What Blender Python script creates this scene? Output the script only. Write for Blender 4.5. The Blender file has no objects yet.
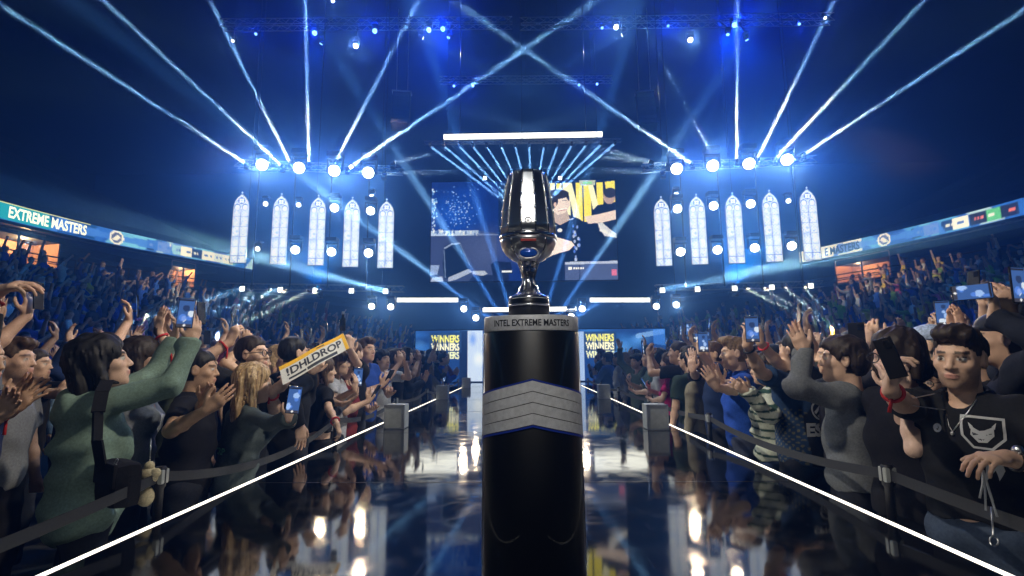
import bpy, bmesh, math, random
import numpy as np
from mathutils import Vector, Matrix, Euler
from mathutils.bvhtree import BVHTree
sc = bpy.context.scene
COL = sc.collection
R = math.radians
PI = math.pi
rnd = random.Random(7)

# ------------------------------------------------------------------ camera
EYE = 1.6                       # camera height above the arena floor
cd = bpy.data.cameras.new('camera')
cam = bpy.data.objects.new('camera', cd)
COL.objects.link(cam)
sc.camera = cam
cd.sensor_width = 36
cd.lens = 18
cd.clip_end = 200
CAMM = (Matrix.Translation((0, 0, EYE)) @ Matrix.Rotation(R(1.25), 4, 'Z') @ Matrix.Rotation(R(98.0), 4, 'X')
        @ Matrix.Rotation(R(-0.45), 4, 'Z'))
cam.matrix_world = CAMM


def at(px, py, Y):
    """the point of the plane y = Y that shows at pixel (px, py)"""
    d = CAMM.to_3x3() @ Vector(((px - 512) / 512, (288 - py) / 512, -1))
    return Vector((0, 0, EYE)) + d * (Y / d.y)


def on_z(px, py, z):
    d = CAMM.to_3x3() @ Vector(((px - 512) / 512, (288 - py) / 512, -1))
    return Vector((0, 0, EYE)) + d * ((z - EYE) / d.z)


# ------------------------------------------------------------------ world, exposure, haze
w = bpy.data.worlds.new('arena_dark')
sc.world = w
w.use_nodes = True
w.node_tree.nodes['Background'].inputs[0].default_value = (.01, .02, .06, 1)
w.node_tree.nodes['Background'].inputs[1].default_value = 0.0
# stage haze fills the whole arena: one part scatters evenly, one part mostly forward (glow round lamps that face you)
wnt = w.node_tree
va, vb, vm = wnt.nodes.new('ShaderNodeVolumeScatter'), wnt.nodes.new('ShaderNodeVolumeScatter'), wnt.nodes.new('ShaderNodeAddShader')
va.inputs['Density'].default_value, va.inputs['Anisotropy'].default_value = .010, .30
vb.inputs['Density'].default_value, vb.inputs['Anisotropy'].default_value = .0060, .90
for v_ in (va, vb):
    v_.inputs['Color'].default_value = (.08, .28, 1, 1)      # blue of the stage light put into the haze colour
wnt.links.new(va.outputs[0], vm.inputs[0])
wnt.links.new(vb.outputs[0], vm.inputs[1])
wnt.links.new(vm.outputs[0], wnt.nodes['World Output'].inputs['Volume'])
vs = sc.view_settings
vs.view_transform = 'Standard'
vs.look = 'None'
vs.gamma = 1
vs.use_curve_mapping = False
vs.exposure = -0.1
cy = sc.cycles
cy.max_bounces = 5
cy.diffuse_bounces = 1
cy.glossy_bounces = 3
cy.transmission_bounces = 2
cy.volume_bounces = 0
cy.transparent_max_bounces = 6
cy.use_denoising = True
cy.sample_clamp_indirect = 4
cy.caustics_reflective = False
cy.caustics_refractive = False
cy.use_adaptive_sampling = False
BLUE = (.06, .26, 1.0)
SKY = (.45, .68, 1.0)
WHITE = (1.0, .84, .70)
GB = 190.                        # watts of one glaring lamp
BB = 145.                       # watts of one beam
# unseen key lamps added over the runway to light crowd and trophy: place, aim, watts, cone
ADDED_KEYS = [((2.4, 2.6, 5.6), (-2.1, 2.9, 2.05), 860, 31, (1, .90, .80)), ((-2.4, 1.3, 5.6), (2.0, 2.5, 2.1), 860, 31, (1, .90, .80)), ((2.6, 9.0, 9.3), (-2.2, 5.9, 1.6), 1400, 38, (.8, .88, 1)), ((-2.6, 9.0, 9.3), (2.2, 5.9, 1.6), 1400, 38, (.8, .88, 1)), ((.3, -3.2, 5.2), (.03, 1.75, 1.65), 330, 10, (1, .95, .9)), ((-.6, -3.2, 5.2), (0, 6, .9), 150, 60, (.9, .95, 1)),
        ((2.4, 3.8, 5.6), (-2.1, 4.9, 1.7), 900, 38, (1, .93, .85)), ((-2.4, 3.8, 5.6), (2.1, 4.6, 1.7), 900, 38, (1, .93, .85))]
# blue washes added to tint the haze, white ones lighting the stands: picture position and depth of the lamp, aim, watts, cone, colour
WASHES = [(322, 42, 17, (-11, 17, 4), 1500, 95, (.0, .22, 1)), (746, 38, 17, (11, 17, 4), 1500, 95, (.0, .22, 1)), (449, 36, 16.9, (-5, 14, 4), 1500, 80, (.0, .16, 1)), (728, 33, 16.9, (5, 14, 4), 1500, 80, (.0, .16, 1)),
          (624, 34, 16.8, (-18, 22, 4), 13000, 14, (.8, .88, 1)), (421, 37, 16.8, (18, 22, 4), 13000, 14, (.95, .93, .85)),
          (320, 292, 16.2, (-7, 14.5, 9), 1500, 110, (.0, .30, 1)), (735, 290, 16.2, (7, 14.5, 9), 1500, 110, (.0, .30, 1))]


def light(name, kind, loc, aim, E, col, parent=None, **k):
    l = bpy.data.lights.new(name, kind)
    l.energy = E
    l.color = col
    for a, x in k.items():
        setattr(l, a, x)
    o = bpy.data.objects.new(name, l)
    COL.objects.link(o)
    o.location = loc
    if aim is not None:
        o.rotation_euler = (Vector(aim) - Vector(loc)).to_track_quat('-Z', 'Y').to_euler()
    return o


# ------------------------------------------------------------------ materials
def mat(name, col=(.5, .5, .5), rough=.6, metal=0., emit=None, es=0., attr=False, objcol=False, noise=None, spec=.5, coat=0.):
    m = bpy.data.materials.new(name)
    m.use_nodes = True
    nt = m.node_tree
    b = nt.nodes['Principled BSDF']
    b.inputs['Base Color'].default_value = (*col, 1)
    b.inputs['Roughness'].default_value = rough
    b.inputs['Metallic'].default_value = metal
    b.inputs['Specular IOR Level'].default_value = spec
    b.inputs['Coat Weight'].default_value = coat
    src = None
    if attr:
        a = nt.nodes.new('ShaderNodeAttribute')
        a.attribute_name = 'Col'
        src = a.outputs['Color']
    if objcol:
        oi = nt.nodes.new('ShaderNodeObjectInfo')
        if src is None:
            src = oi.outputs['Color']
        else:
            mx = nt.nodes.new('ShaderNodeMix')
            mx.data_type = 'RGBA'
            mx.blend_type = 'MULTIPLY'
            mx.inputs[0].default_value = 1
            nt.links.new(src, mx.inputs[6])
            nt.links.new(oi.outputs['Color'], mx.inputs[7])
            src = mx.outputs[2]
    if noise:
        sc_, lo, hi = noise
        t = nt.nodes.new('ShaderNodeTexCoord')
        n = nt.nodes.new('ShaderNodeTexNoise')
        n.inputs['Scale'].default_value = sc_
        n.inputs['Detail'].default_value = 5
        nt.links.new(t.outputs['Object'], n.inputs['Vector'])
        mr = nt.nodes.new('ShaderNodeMapRange')
        mr.inputs['From Min'].default_value = .3
        mr.inputs['From Max'].default_value = .7
        mr.inputs['To Min'].default_value = lo
        mr.inputs['To Max'].default_value = hi
        nt.links.new(n.outputs['Fac'], mr.inputs['Value'])
        mx = nt.nodes.new('ShaderNodeMix')
        mx.data_type = 'RGBA'
        mx.blend_type = 'MULTIPLY'
        mx.inputs[0].default_value = 1
        if src is None:
            mx.inputs[6].default_value = (*col, 1)
        else:
            nt.links.new(src, mx.inputs[6])
        nt.links.new(mr.outputs['Result'], mx.inputs[7])
        src = mx.outputs[2]
    if src is not None:
        nt.links.new(src, b.inputs['Base Color'])
    if emit is not None:
        b.inputs['Emission Color'].default_value = (*emit, 1)
        b.inputs['Emission Strength'].default_value = es
    return m


def emis(name, es, attr=False, col=(1, 1, 1), sample=False):
    m = bpy.data.materials.new(name)
    m.use_nodes = True
    nt = m.node_tree
    nt.nodes.clear()
    o = nt.nodes.new('ShaderNodeOutputMaterial')
    e = nt.nodes.new('ShaderNodeEmission')
    e.inputs[0].default_value = (*col, 1)
    e.inputs[1].default_value = es
    if attr:
        a = nt.nodes.new('ShaderNodeAttribute')
        a.attribute_name = 'Col'
        nt.links.new(a.outputs['Color'], e.inputs[0])
    nt.links.new(e.outputs[0], o.inputs['Surface'])
    m.cycles.emission_sampling = 'FRONT' if sample else 'NONE'
    return m


M = {}
M['concrete'] = mat('concrete_dark', (.012, .014, .018), .85, noise=(1.5, .6, 1.2))
M['ceiling'] = mat('ceiling_black', (.006, .007, .009), .9, noise=(.8, .6, 1.3))
M['floor'] = mat('arena_floor', (.02, .02, .024), .7, noise=(2, .6, 1.3))
M['black_metal'] = mat('black_metal', (.012, .012, .014), .45, .4)
M['truss_metal'] = mat('truss_metal', (.45, .48, .52), .35, .9)
M['lamp_body'] = mat('lamp_body', (.02, .02, .024), .4, .2)
M['lens'] = emis('lamp_lens_white', 7, col=(.9, .95, 1))
M['lens_blue'] = emis('lamp_lens_blue', 4, col=(.16, .38, 1))
M['lens_small'] = emis('lamp_lens_small', 4, col=(.85, .92, 1))
M['lens_tiny'] = emis('lamp_lens_beam', 3, col=(.75, .88, 1))
M['bar'] = emis('light_bar_white', 2.6, col=(.93, .97, 1))
M['strip'] = emis('edge_light_warm', 2.6, col=(1, .94, .84), sample=True)
M['screen'] = emis('led_picture', 1.2, attr=True)
M['ribbon'] = emis('led_ribbon', 1.35, attr=True)
M['ribbon_text'] = emis('led_ribbon_text', 1.6, col=(.9, .97, 1))
M['ribbon_ink'] = emis('led_ribbon_dark_text', .5, col=(.02, .08, .35))
M['gothic'] = emis('led_window', 1.25, attr=True)
M['led_low'] = emis('led_low_wall', 1.2, attr=True)
M['phone_screen'] = emis('phone_screen', 1.1, attr=True)
M['chrome'] = mat('chrome', (.88, .89, .92), .2, 1)
M['chrome_dark'] = mat('smoked_chrome', (.82, .83, .86), .31, 1)
M['gold'] = mat('gold', (.75, .45, .25), .2, 1)
M['gloss_black'] = mat('gloss_black', (.006, .006, .007), .34, 0, coat=.15)
M['silver_band'] = mat('silver_band', (.76, .77, .80), .45, .1, noise=(60, .85, 1.1))
M['blue_trim'] = mat('blue_trim', (.02, .05, .35), .3, .2, emit=(.03, .08, .9), es=.03)
M['ink'] = mat('ink_black', (.01, .01, .012), .5)
M['gem'] = mat('blue_gem', (.02, .12, .7), .1, .1, coat=1)
M['red_inlay'] = mat('red_inlay', (.5, .03, .02), .3)
M['skin'] = mat('skin', rough=.5, attr=True, objcol=True, noise=(40, .93, 1.05), spec=.4)
M['cloth'] = mat('cloth', rough=.9, objcol=True, noise=(90, .8, 1.15), spec=.2)
M['cloth_pattern'] = mat('cloth_pattern', rough=.9, attr=True, noise=(90, .85, 1.1), spec=.2)
M['hair'] = mat('hair', rough=.58, objcol=True, noise=(70, .55, 1.35), spec=.35)
M['hair_pattern'] = mat('hair_streaked', rough=.58, attr=True, noise=(50, .7, 1.2), spec=.5)
M['crowd'] = mat('crowd_cloth', rough=.9, attr=True, spec=.2)
M['belt'] = mat('belt_webbing', (.022, .024, .028), .75, noise=(120, .8, 1.1))
M['grey_box'] = mat('grey_box_metal', (.46, .49, .48), .45, .3, noise=(20, .85, 1.1))
M['print_white'] = mat('print_white', (.75, .78, .8), .7)
M['print_grey'] = mat('print_grey', (.45, .48, .52), .7)
M['print_green'] = mat('print_green', (.25, .7, .4), .7)
M['red'] = mat('red_band', (.55, .02, .02), .6)
M['banner_white'] = mat('banner_white', (.72, .72, .68), .8)
M['banner_yellow'] = mat('banner_yellow', (.85, .48, .01), .8)
M['plush'] = mat('plush', (.62, .55, .36), 1., noise=(120, .7, 1.2))
M['phone_body'] = mat('phone_body', (.02, .02, .024), .25, .3)
M['glass_dark'] = mat('glass_dark', (.01, .01, .012), .08, .0, coat=1)
M['frame_dark'] = mat('frame_dark', (.015, .015, .018), .35)
M['silver'] = mat('silver', (.8, .8, .82), .3, 1)
M['box_wall'] = mat('suite_wall', (.42, .24, .15), .8, noise=(3, .8, 1.1))
M['warm'] = emis('suite_lamp', 3.0, col=(1, .72, .45), sample=True)


def runway_mat():
    m = bpy.data.materials.new('glossy_black_deck')
    m.use_nodes = True
    nt = m.node_tree
    b = nt.nodes['Principled BSDF']
    b.inputs['Base Color'].default_value = (.006, .008, .013, 1)
    b.inputs['Specular IOR Level'].default_value = .9
    t = nt.nodes.new('ShaderNodeTexCoord')
    n = nt.nodes.new('ShaderNodeTexNoise')
    n.inputs['Scale'].default_value = 3.2
    n.inputs['Detail'].default_value = 8
    n.inputs['Distortion'].default_value = 2.2
    nt.links.new(t.outputs['Object'], n.inputs['Vector'])
    r = nt.nodes.new('ShaderNodeMapRange')
    r.inputs['From Min'].default_value = .45
    r.inputs['From Max'].default_value = .75
    r.inputs['To Min'].default_value = .05
    r.inputs['To Max'].default_value = .13
    nt.links.new(n.outputs['Fac'], r.inputs['Value'])
    nt.links.new(r.outputs['Result'], b.inputs['Roughness'])
    # scuffs: thin pale scratches
    v = nt.nodes.new('ShaderNodeTexNoise')
    v.inputs['Scale'].default_value = 1.6
    v.inputs['Detail'].default_value = 6
    v.inputs['Distortion'].default_value = 4
    mp = nt.nodes.new('ShaderNodeMapping')
    mp.inputs['Scale'].default_value = (3.5, 1.0, 1)
    mp.inputs['Rotation'].default_value = (0, 0, .6)
    nt.links.new(t.outputs['Object'], mp.inputs['Vector'])
    nt.links.new(mp.outputs['Vector'], v.inputs['Vector'])
    cr = nt.nodes.new('ShaderNodeValToRGB')
    cr.color_ramp.elements[0].position = .60
    cr.color_ramp.elements[0].color = (.006, .008, .013, 1)
    cr.color_ramp.elements[1].position = .78
    cr.color_ramp.elements[1].color = (.085, .10, .12, 1)
    nt.links.new(v.outputs['Fac'], cr.inputs['Fac'])
    nt.links.new(cr.outputs['Color'], b.inputs['Base Color'])
    bp = nt.nodes.new('ShaderNodeBump')
    bp.inputs['Strength'].default_value = .006
    bp.inputs['Distance'].default_value = .02
    n2 = nt.nodes.new('ShaderNodeTexNoise')
    n2.inputs['Scale'].default_value = 2.2
    n2.inputs['Detail'].default_value = 2
    nt.links.new(t.outputs['Object'], n2.inputs['Vector'])
    nt.links.new(n2.outputs['Fac'], bp.inputs['Height'])
    nt.links.new(bp.outputs['Normal'], b.inputs['Normal'])
    return m


M['deck'] = runway_mat()


# ------------------------------------------------------------------ object helpers
def tag(o, label=None, cat=None, group=None, kind=None):
    if label:
        o['label'] = label
    if cat:
        o['category'] = cat
    if group:
        o['group'] = group
    if kind:
        o['kind'] = kind
    return o


def empty(name, loc=(0, 0, 0), rz=0, label=None, cat=None, group=None):
    o = bpy.data.objects.new(name, None)
    COL.objects.link(o)
    o.empty_display_size = .1
    o.location = loc
    o.rotation_euler = (0, 0, rz)
    return tag(o, label, cat, group)


def link(name, me, m=None, parent=None):
    if m is not None and not me.materials:
        me.materials.append(m)
    o = bpy.data.objects.new(name, me)
    COL.objects.link(o)
    if parent is not None:
        o.parent = parent
    return o


def np_mesh(name, V, F, m=None, col=None, smooth=True):
    """V (n,3) floats, F (k,4) or (k,3) ints"""
    V = np.asarray(V, np.float32)
    F = np.asarray(F, np.int32)
    me = bpy.data.meshes.new(name)
    me.vertices.add(len(V))
    me.vertices.foreach_set('co', V.ravel())
    k, c = F.shape
    me.loops.add(k * c)
    me.loops.foreach_set('vertex_index', F.ravel())
    me.polygons.add(k)
    me.polygons.foreach_set('loop_start', np.arange(0, k * c, c, dtype=np.int32))
    me.polygons.foreach_set('loop_total', np.full(k, c, np.int32))
    me.update(calc_edges=True)
    me.polygons.foreach_set('use_smooth', np.full(k, bool(smooth)))
    if col is not None:
        a = me.attributes.new('Col', 'FLOAT_COLOR', 'POINT')
        c4 = np.ones((len(V), 4), np.float32)
        c4[:, :3] = col
        a.data.foreach_set('color', c4.ravel())
    if m is not None:
        me.materials.append(m)
    return me


class MB:
    """collects boxes, tubes, lathes and prisms into ONE mesh"""

    def __init__(s):
        s.b = bmesh.new()

    def box(s, c, size, rot=None, bevel=0):
        mm = Matrix.Translation(c) @ (rot.to_4x4() if rot is not None else Matrix()) @ Matrix.Diagonal((*size, 1))
        r = bmesh.ops.create_cube(s.b, size=1, matrix=mm)
        if bevel:
            es = list({e for v in r['verts'] for e in v.link_edges})
            bmesh.ops.bevel(s.b, geom=es, offset=bevel, segments=2, affect='EDGES', profile=.7)
        return s

    def bar(s, a, b, w, h=None):
        a, b = Vector(a), Vector(b)
        d = b - a
        q = d.to_track_quat('Z', 'Y').to_matrix()
        return s.box((a + b) / 2, (w, h or w, d.length), q)

    def tube(s, pts, r, n=8, closed=False, cap=True):
        pts = [Vector(p) for p in pts]
        rs = r if isinstance(r, (list, tuple)) else [r] * len(pts)
        rings = []
        up = None
        N = len(pts)
        for i, p in enumerate(pts):
            if closed:
                d = pts[(i + 1) % N] - pts[i - 1]
            else:
                d = pts[min(i + 1, N - 1)] - pts[max(i - 1, 0)]
            d.normalize()
            if up is None:
                up = d.orthogonal()
            up = (up - d * up.dot(d))
            up = up.normalized() if up.length > 1e-6 else d.orthogonal().normalized()
            sd = d.cross(up)
            rings.append([s.b.verts.new(p + (up * math.cos(2 * PI * k / n) + sd * math.sin(2 * PI * k / n)) * rs[i]) for k in range(n)])
        for i in range(N if closed else N - 1):
            A, B = rings[i], rings[(i + 1) % N]
            for k in range(n):
                f = s.b.faces.new((A[k], A[(k + 1) % n], B[(k + 1) % n], B[k]))
                f.smooth = True
        if cap and not closed:
            s.b.faces.new(rings[0][::-1])
            s.b.faces.new(rings[-1])
        return s

    def lathe(s, prof, n=32, c=(0, 0, 0), fn=None, sx=1, sy=1):
        """prof: list of (r, z); fn(angle, r, z) may change r"""
        rings = []
        for (r, z) in prof:
            ring = []
            for k in range(n):
                a = 2 * PI * k / n
                rr = fn(a, r, z) if fn else r
                ring.append(s.b.verts.new((c[0] + rr * math.cos(a) * sx, c[1] + rr * math.sin(a) * sy, c[2] + z)))
            rings.append(ring)
        for A, B in zip(rings, rings[1:]):
            for k in range(n):
                f = s.b.faces.new((A[k], A[(k + 1) % n], B[(k + 1) % n], B[k]))
                f.smooth = True
        s.b.faces.new(rings[0][::-1])
        s.b.faces.new(rings[-1])
        return s

    def ball(s, c, r, seg=12, scale=(1, 1, 1), rot=None):
        mm = Matrix.Translation(c) @ (rot.to_4x4() if rot is not None else Matrix()) @ Matrix.Diagonal((*scale, 1))
        q = bmesh.ops.create_uvsphere(s.b, u_segments=seg, v_segments=max(6, seg // 2 + 2), radius=r, matrix=mm)
        for v in q['verts']:
            for f in v.link_faces:
                f.smooth = True
        return s

    def prism(s, poly, d0, d1, mtx=None):
        """poly: 2-D outline in x,z extruded along y from d0 to d1"""
        mtx = mtx or Matrix()
        A = [s.b.verts.new(mtx @ Vector((x, d0, z))) for x, z in poly]
        B = [s.b.verts.new(mtx @ Vector((x, d1, z))) for x, z in poly]
        s.b.faces.new(A)
        s.b.faces.new(B[::-1])
        n = len(poly)
        for i in range(n):
            s.b.faces.new((A[i], B[i], B[(i + 1) % n], A[(i + 1) % n]))
        return s

    def mesh(s, name, m=None):
        bmesh.ops.recalc_face_normals(s.b, faces=s.b.faces)
        me = bpy.data.meshes.new(name)
        s.b.to_mesh(me)
        s.b.free()
        if m is not None:
            me.materials.append(m)
        return me

    def build(s, name, m, parent=None):
        return link(name, s.mesh(name, m), None, parent)


def children(o):
    return [c for c in o.children]


def copy_tree(o, parent=None):
    c = o.copy()
    COL.objects.link(c)
    if parent is not None:
        c.parent = parent
    for ch in children(o):
        copy_tree(ch, c)
    return c


def text_tris(s, size=1., bold=0., squeeze=1.):
    cu = bpy.data.curves.new('lettering', 'FONT')
    cu.body = s
    cu.size = size
    cu.offset = bold
    cu.resolution_u = 3
    cu.align_x = 'CENTER'
    cu.align_y = 'CENTER'
    o = bpy.data.objects.new('lettering', cu)
    COL.objects.link(o)
    dg = bpy.context.evaluated_depsgraph_get()
    ev = o.evaluated_get(dg)
    me = ev.to_mesh()
    me.calc_loop_triangles()
    V = np.array([v.co[:2] for v in me.vertices], float)
    T = np.array([t.vertices[:] for t in me.loop_triangles], int)
    ev.to_mesh_clear()
    bpy.data.objects.remove(o)
    bpy.data.curves.remove(cu)
    V[:, 0] *= squeeze
    return V, T


# ------------------------------------------------------------------ little painter for what the LED screens show
class Canvas:
    def __init__(s, x0, y0, x1, y1, res, bg=(0, 0, 0)):
        s.x0, s.y0, s.res = x0, y0, res
        s.nx, s.ny = int(round((x1 - x0) * res)) + 1, int(round((y1 - y0) * res)) + 1
        s.X = x0 + np.arange(s.nx)[None, :] / res
        s.Y = y0 + np.arange(s.ny)[:, None] / res
        s.C = np.zeros((s.ny, s.nx, 3)) + np.array(bg)

    def put(s, mask, col, a=1.):
        mk = (mask * a)[..., None]
        s.C = s.C * (1 - mk) + np.array(col) * mk

    def poly(s, pts, col, a=1.):
        ins = np.zeros((s.ny, s.nx), bool)
        n = len(pts)
        for i in range(n):
            (xa, ya), (xb, yb) = pts[i], pts[(i + 1) % n]
            if ya == yb:
                continue
            c = ((s.Y > min(ya, yb)) & (s.Y <= max(ya, yb)) & (s.X < (s.Y - ya) * (xb - xa) / (yb - ya) + xa))
            ins ^= c
        s.put(ins.astype(float), col, a)

    def ell(s, cx, cy_, rx, ry, col, a=1., ang=0., soft=0.):
        c, q = math.cos(ang), math.sin(ang)
        dx, dy = s.X - cx, s.Y - cy_
        d = np.sqrt(((dx * c + dy * q) / rx) ** 2 + ((-dx * q + dy * c) / ry) ** 2)
        s.put(np.clip((1 - d) / max(soft, 1e-3), 0, 1) if soft else (d < 1).astype(float), col, a)

    def line(s, xa, ya, xb, yb, wd, col, a=1.):
        dx, dy = xb - xa, yb - ya
        L2 = dx * dx + dy * dy
        t = np.clip(((s.X - xa) * dx + (s.Y - ya) * dy) / L2, 0, 1)
        d = np.hypot(s.X - xa - t * dx, s.Y - ya - t * dy)
        s.put((d < wd / 2).astype(float), col, a)

    def text(s, V, T, col):
        for t in T:
            s.poly([tuple(V[i]) for i in t], col)

    def noise(s, amp, seed=1):
        r = np.random.RandomState(seed)
        s.C = np.clip(s.C * (1 + amp * r.randn(s.ny, s.nx, 1)), 0, 4)

    def mesh(s, name, P, m):
        """P(x, y) -> world xyz arrays"""
        X = np.broadcast_to(s.X, (s.ny, s.nx)).ravel()
        Y = np.broadcast_to(s.Y, (s.ny, s.nx)).ravel()
        V = P(X, Y)
        i = np.arange(s.nx * s.ny).reshape(s.ny, s.nx)
        F = np.stack([i[1:, :-1], i[1:, 1:], i[:-1, 1:], i[:-1, :-1]], -1).reshape(-1, 4)
        return np_mesh(name, V, F, m, s.C.reshape(-1, 3), smooth=False)


# ------------------------------------------------------------------ implicit surfaces for the figures
class Field:
    def __init__(s, lo, hi, h):
        s.lo = np.array(lo, float)
        s.h = h
        s.n = np.maximum(np.ceil((np.array(hi) - s.lo) / h).astype(int) + 1, 4)
        s.D = np.full(tuple(s.n), .2, np.float32)
        s.ax = [(s.lo[i] + h * np.arange(s.n[i])).astype(np.float32) for i in range(3)]

    def loc(s, lo, hi):
        a = np.clip(np.floor((np.array(lo) - s.lo) / s.h).astype(int), 0, s.n)
        b = np.clip(np.ceil((np.array(hi) - s.lo) / s.h).astype(int) + 1, 0, s.n)
        if (b <= a).any():
            return None
        sl = tuple(slice(a[i], b[i]) for i in range(3))
        return sl, s.ax[0][sl[0]][:, None, None], s.ax[1][sl[1]][None, :, None], s.ax[2][sl[2]][None, None, :]

    def put(s, sl, d, k, sub=False):
        A = s.D[sl]
        if sub:
            d = -d
            if k > 0:
                hh = np.maximum(k - np.abs(A - d), 0) / k
                s.D[sl] = np.maximum(A, d) + hh * hh * k * .25
            else:
                s.D[sl] = np.maximum(A, d)
        elif k > 0:
            hh = np.maximum(k - np.abs(A - d), 0) / k
            s.D[sl] = np.minimum(A, d) - hh * hh * k * .25
        else:
            s.D[sl] = np.minimum(A, d)

    def cap(s, a, b, ra, rb=None, k=.01, sub=False, cut=None, flat=1.):
        """tapered capsule; cut: flat end at b (distance along the axis past b that is kept)"""
        rb = ra if rb is None else rb
        a, b = np.array(a, float), np.array(b, float)
        m = max(ra, rb) + k + 2.5 * s.h
        L = s.loc(np.minimum(a, b) - m, np.maximum(a, b) + m)
        if L is None:
            return
        sl, x, y, z = L
        d = b - a
        l2 = max(float(d @ d), 1e-9)
        px, py, pz = x - a[0], y - a[1], z - a[2]
        tt = (px * d[0] + py * d[1] + pz * d[2]) / l2
        t = np.clip(tt, 0, 1)
        q = np.sqrt((px - t * d[0]) ** 2 + (py - t * d[1]) ** 2 + (pz - t * d[2]) ** 2) - (ra + (rb - ra) * t)
        if cut is not None:
            q = np.maximum(q, (tt - 1) * math.sqrt(l2) - cut)
        s.put(sl, q, k, sub)

    def ell(s, c, r, Rm=None, k=.01, sub=False, zmin=None):
        c, r = np.array(c, float), np.array(r, float)
        m = r.max() * (1 if Rm is not None else 1) + k + 2.5 * s.h
        mm = m if Rm is not None else r + k + 2.5 * s.h
        L = s.loc(c - mm, c + mm)
        if L is None:
            return
        sl, x, y, z = L
        x, y, z = x - c[0], y - c[1], z - c[2]
        if Rm is not None:
            x, y, z = (Rm[0, 0] * x + Rm[1, 0] * y + Rm[2, 0] * z, Rm[0, 1] * x + Rm[1, 1] * y + Rm[2, 1] * z,
                       Rm[0, 2] * x + Rm[1, 2] * y + Rm[2, 2] * z)
        k0 = np.sqrt((x / r[0]) ** 2 + (y / r[1]) ** 2 + (z / r[2]) ** 2)
        k1 = np.sqrt((x / r[0] ** 2) ** 2 + (y / r[1] ** 2) ** 2 + (z / r[2] ** 2) ** 2) + 1e-6
        q = k0 * (k0 - 1) / k1
        if zmin is not None:
            q = np.maximum(q, zmin - z)
        s.put(sl, q, k, sub)

    def grid(s):
        return s.ax[0][:, None, None], s.ax[1][None, :, None], s.ax[2][None, None, :]

    def mesh(s):
        D = s.D
        D[0], D[-1] = .2, .2
        D[:, 0], D[:, -1] = .2, .2
        D[:, :, 0], D[:, :, -1] = .2, .2
        neg = D < 0
        cnt = np.zeros(tuple(s.n - 1), np.uint8)
        for dx in (0, 1):
            for dy in (0, 1):
                for dz in (0, 1):
                    cnt += neg[dx:D.shape[0] - 1 + dx, dy:D.shape[1] - 1 + dy, dz:D.shape[2] - 1 + dz]
        ci = np.nonzero((cnt > 0) & (cnt < 8))
        N = len(ci[0])
        idx = np.full(tuple(s.n - 1), -1, np.int32)
        idx[ci] = np.arange(N)
        acc = np.zeros((N, 3))
        num = np.zeros(N)
        C = np.stack(ci, 1)
        for ax in range(3):
            o1, o2 = [(1, 2), (0, 2), (0, 1)][ax]
            for u in (0, 1):
                for v in (0, 1):
                    off = np.zeros(3, int)
                    off[o1], off[o2] = u, v
                    p = C + off
                    q = p.copy()
                    q[:, ax] += 1
                    d0 = D[p[:, 0], p[:, 1], p[:, 2]]
                    d1 = D[q[:, 0], q[:, 1], q[:, 2]]
                    ms = (d0 < 0) != (d1 < 0)
                    t = np.where(ms, d0 / np.where(ms, d0 - d1, 1), 0)
                    pt = off[None, :].astype(float).repeat(N, 0)
                    pt[:, ax] += t
                    acc += pt * ms[:, None]
                    num += ms
        V = s.lo + s.h * (C + acc / num[:, None])
        F = []
        for ax in range(3):
            o1, o2 = [(1, 2), (2, 0), (0, 1)][ax]
            a = [slice(None)] * 3
            b = [slice(None)] * 3
            a[ax], b[ax] = slice(0, -1), slice(1, None)
            n0, n1 = neg[tuple(a)], neg[tuple(b)]
            e = np.nonzero(n0 != n1)
            fl = n0[e]
            E = np.stack(e, 1)
            ok = (E[:, o1] > 0) & (E[:, o2] > 0)
            E, fl = E[ok], fl[ok]
            q = []
            for (u, v) in ((0, 0), (-1, 0), (-1, -1), (0, -1)):
                p = E.copy()
                p[:, o1] += u
                p[:, o2] += v
                q.append(idx[p[:, 0], p[:, 1], p[:, 2]])
            q = np.stack(q, 1)
            q[~fl] = q[~fl][:, ::-1]
            F.append(q)
        return V, np.concatenate(F)


# ------------------------------------------------------------------ figures
def nv(v):
    v = np.array(v, float)
    return v / max(np.linalg.norm(v), 1e-9)


def ik(S, T, l1, l2, pole):
    S, T = np.array(S, float), np.array(T, float)
    d = T - S
    L = np.linalg.norm(d)
    if L > (l1 + l2) * .995:
        T = S + d / L * (l1 + l2) * .995
        d = T - S
        L = np.linalg.norm(d)
    L = max(L, abs(l1 - l2) + .02)
    u = d / max(np.linalg.norm(d), 1e-6)
    a = (l1 * l1 - l2 * l2 + L * L) / (2 * L)
    h = math.sqrt(max(l1 * l1 - a * a, 0))
    p = np.array(pole, float)
    p = p - u * (p @ u)
    p = nv(p) if np.linalg.norm(p) > 1e-6 else nv(np.cross(u, (0, 0, 1)))
    return S + u * a + p * h, T


SKINS = dict(light=(.68, .45, .33), pale=(.74, .52, .42), tan=(.56, .35, .23), brown=(.30, .17, .11), dark=(.16, .09, .06))
HAIRS = dict(black=(.010, .009, .009), dark=(.028, .018, .012), brown=(.075, .042, .022), blond=(.50, .34, .17), sandy=(.22, .14, .07), grey=(.2, .2, .2))


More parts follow.
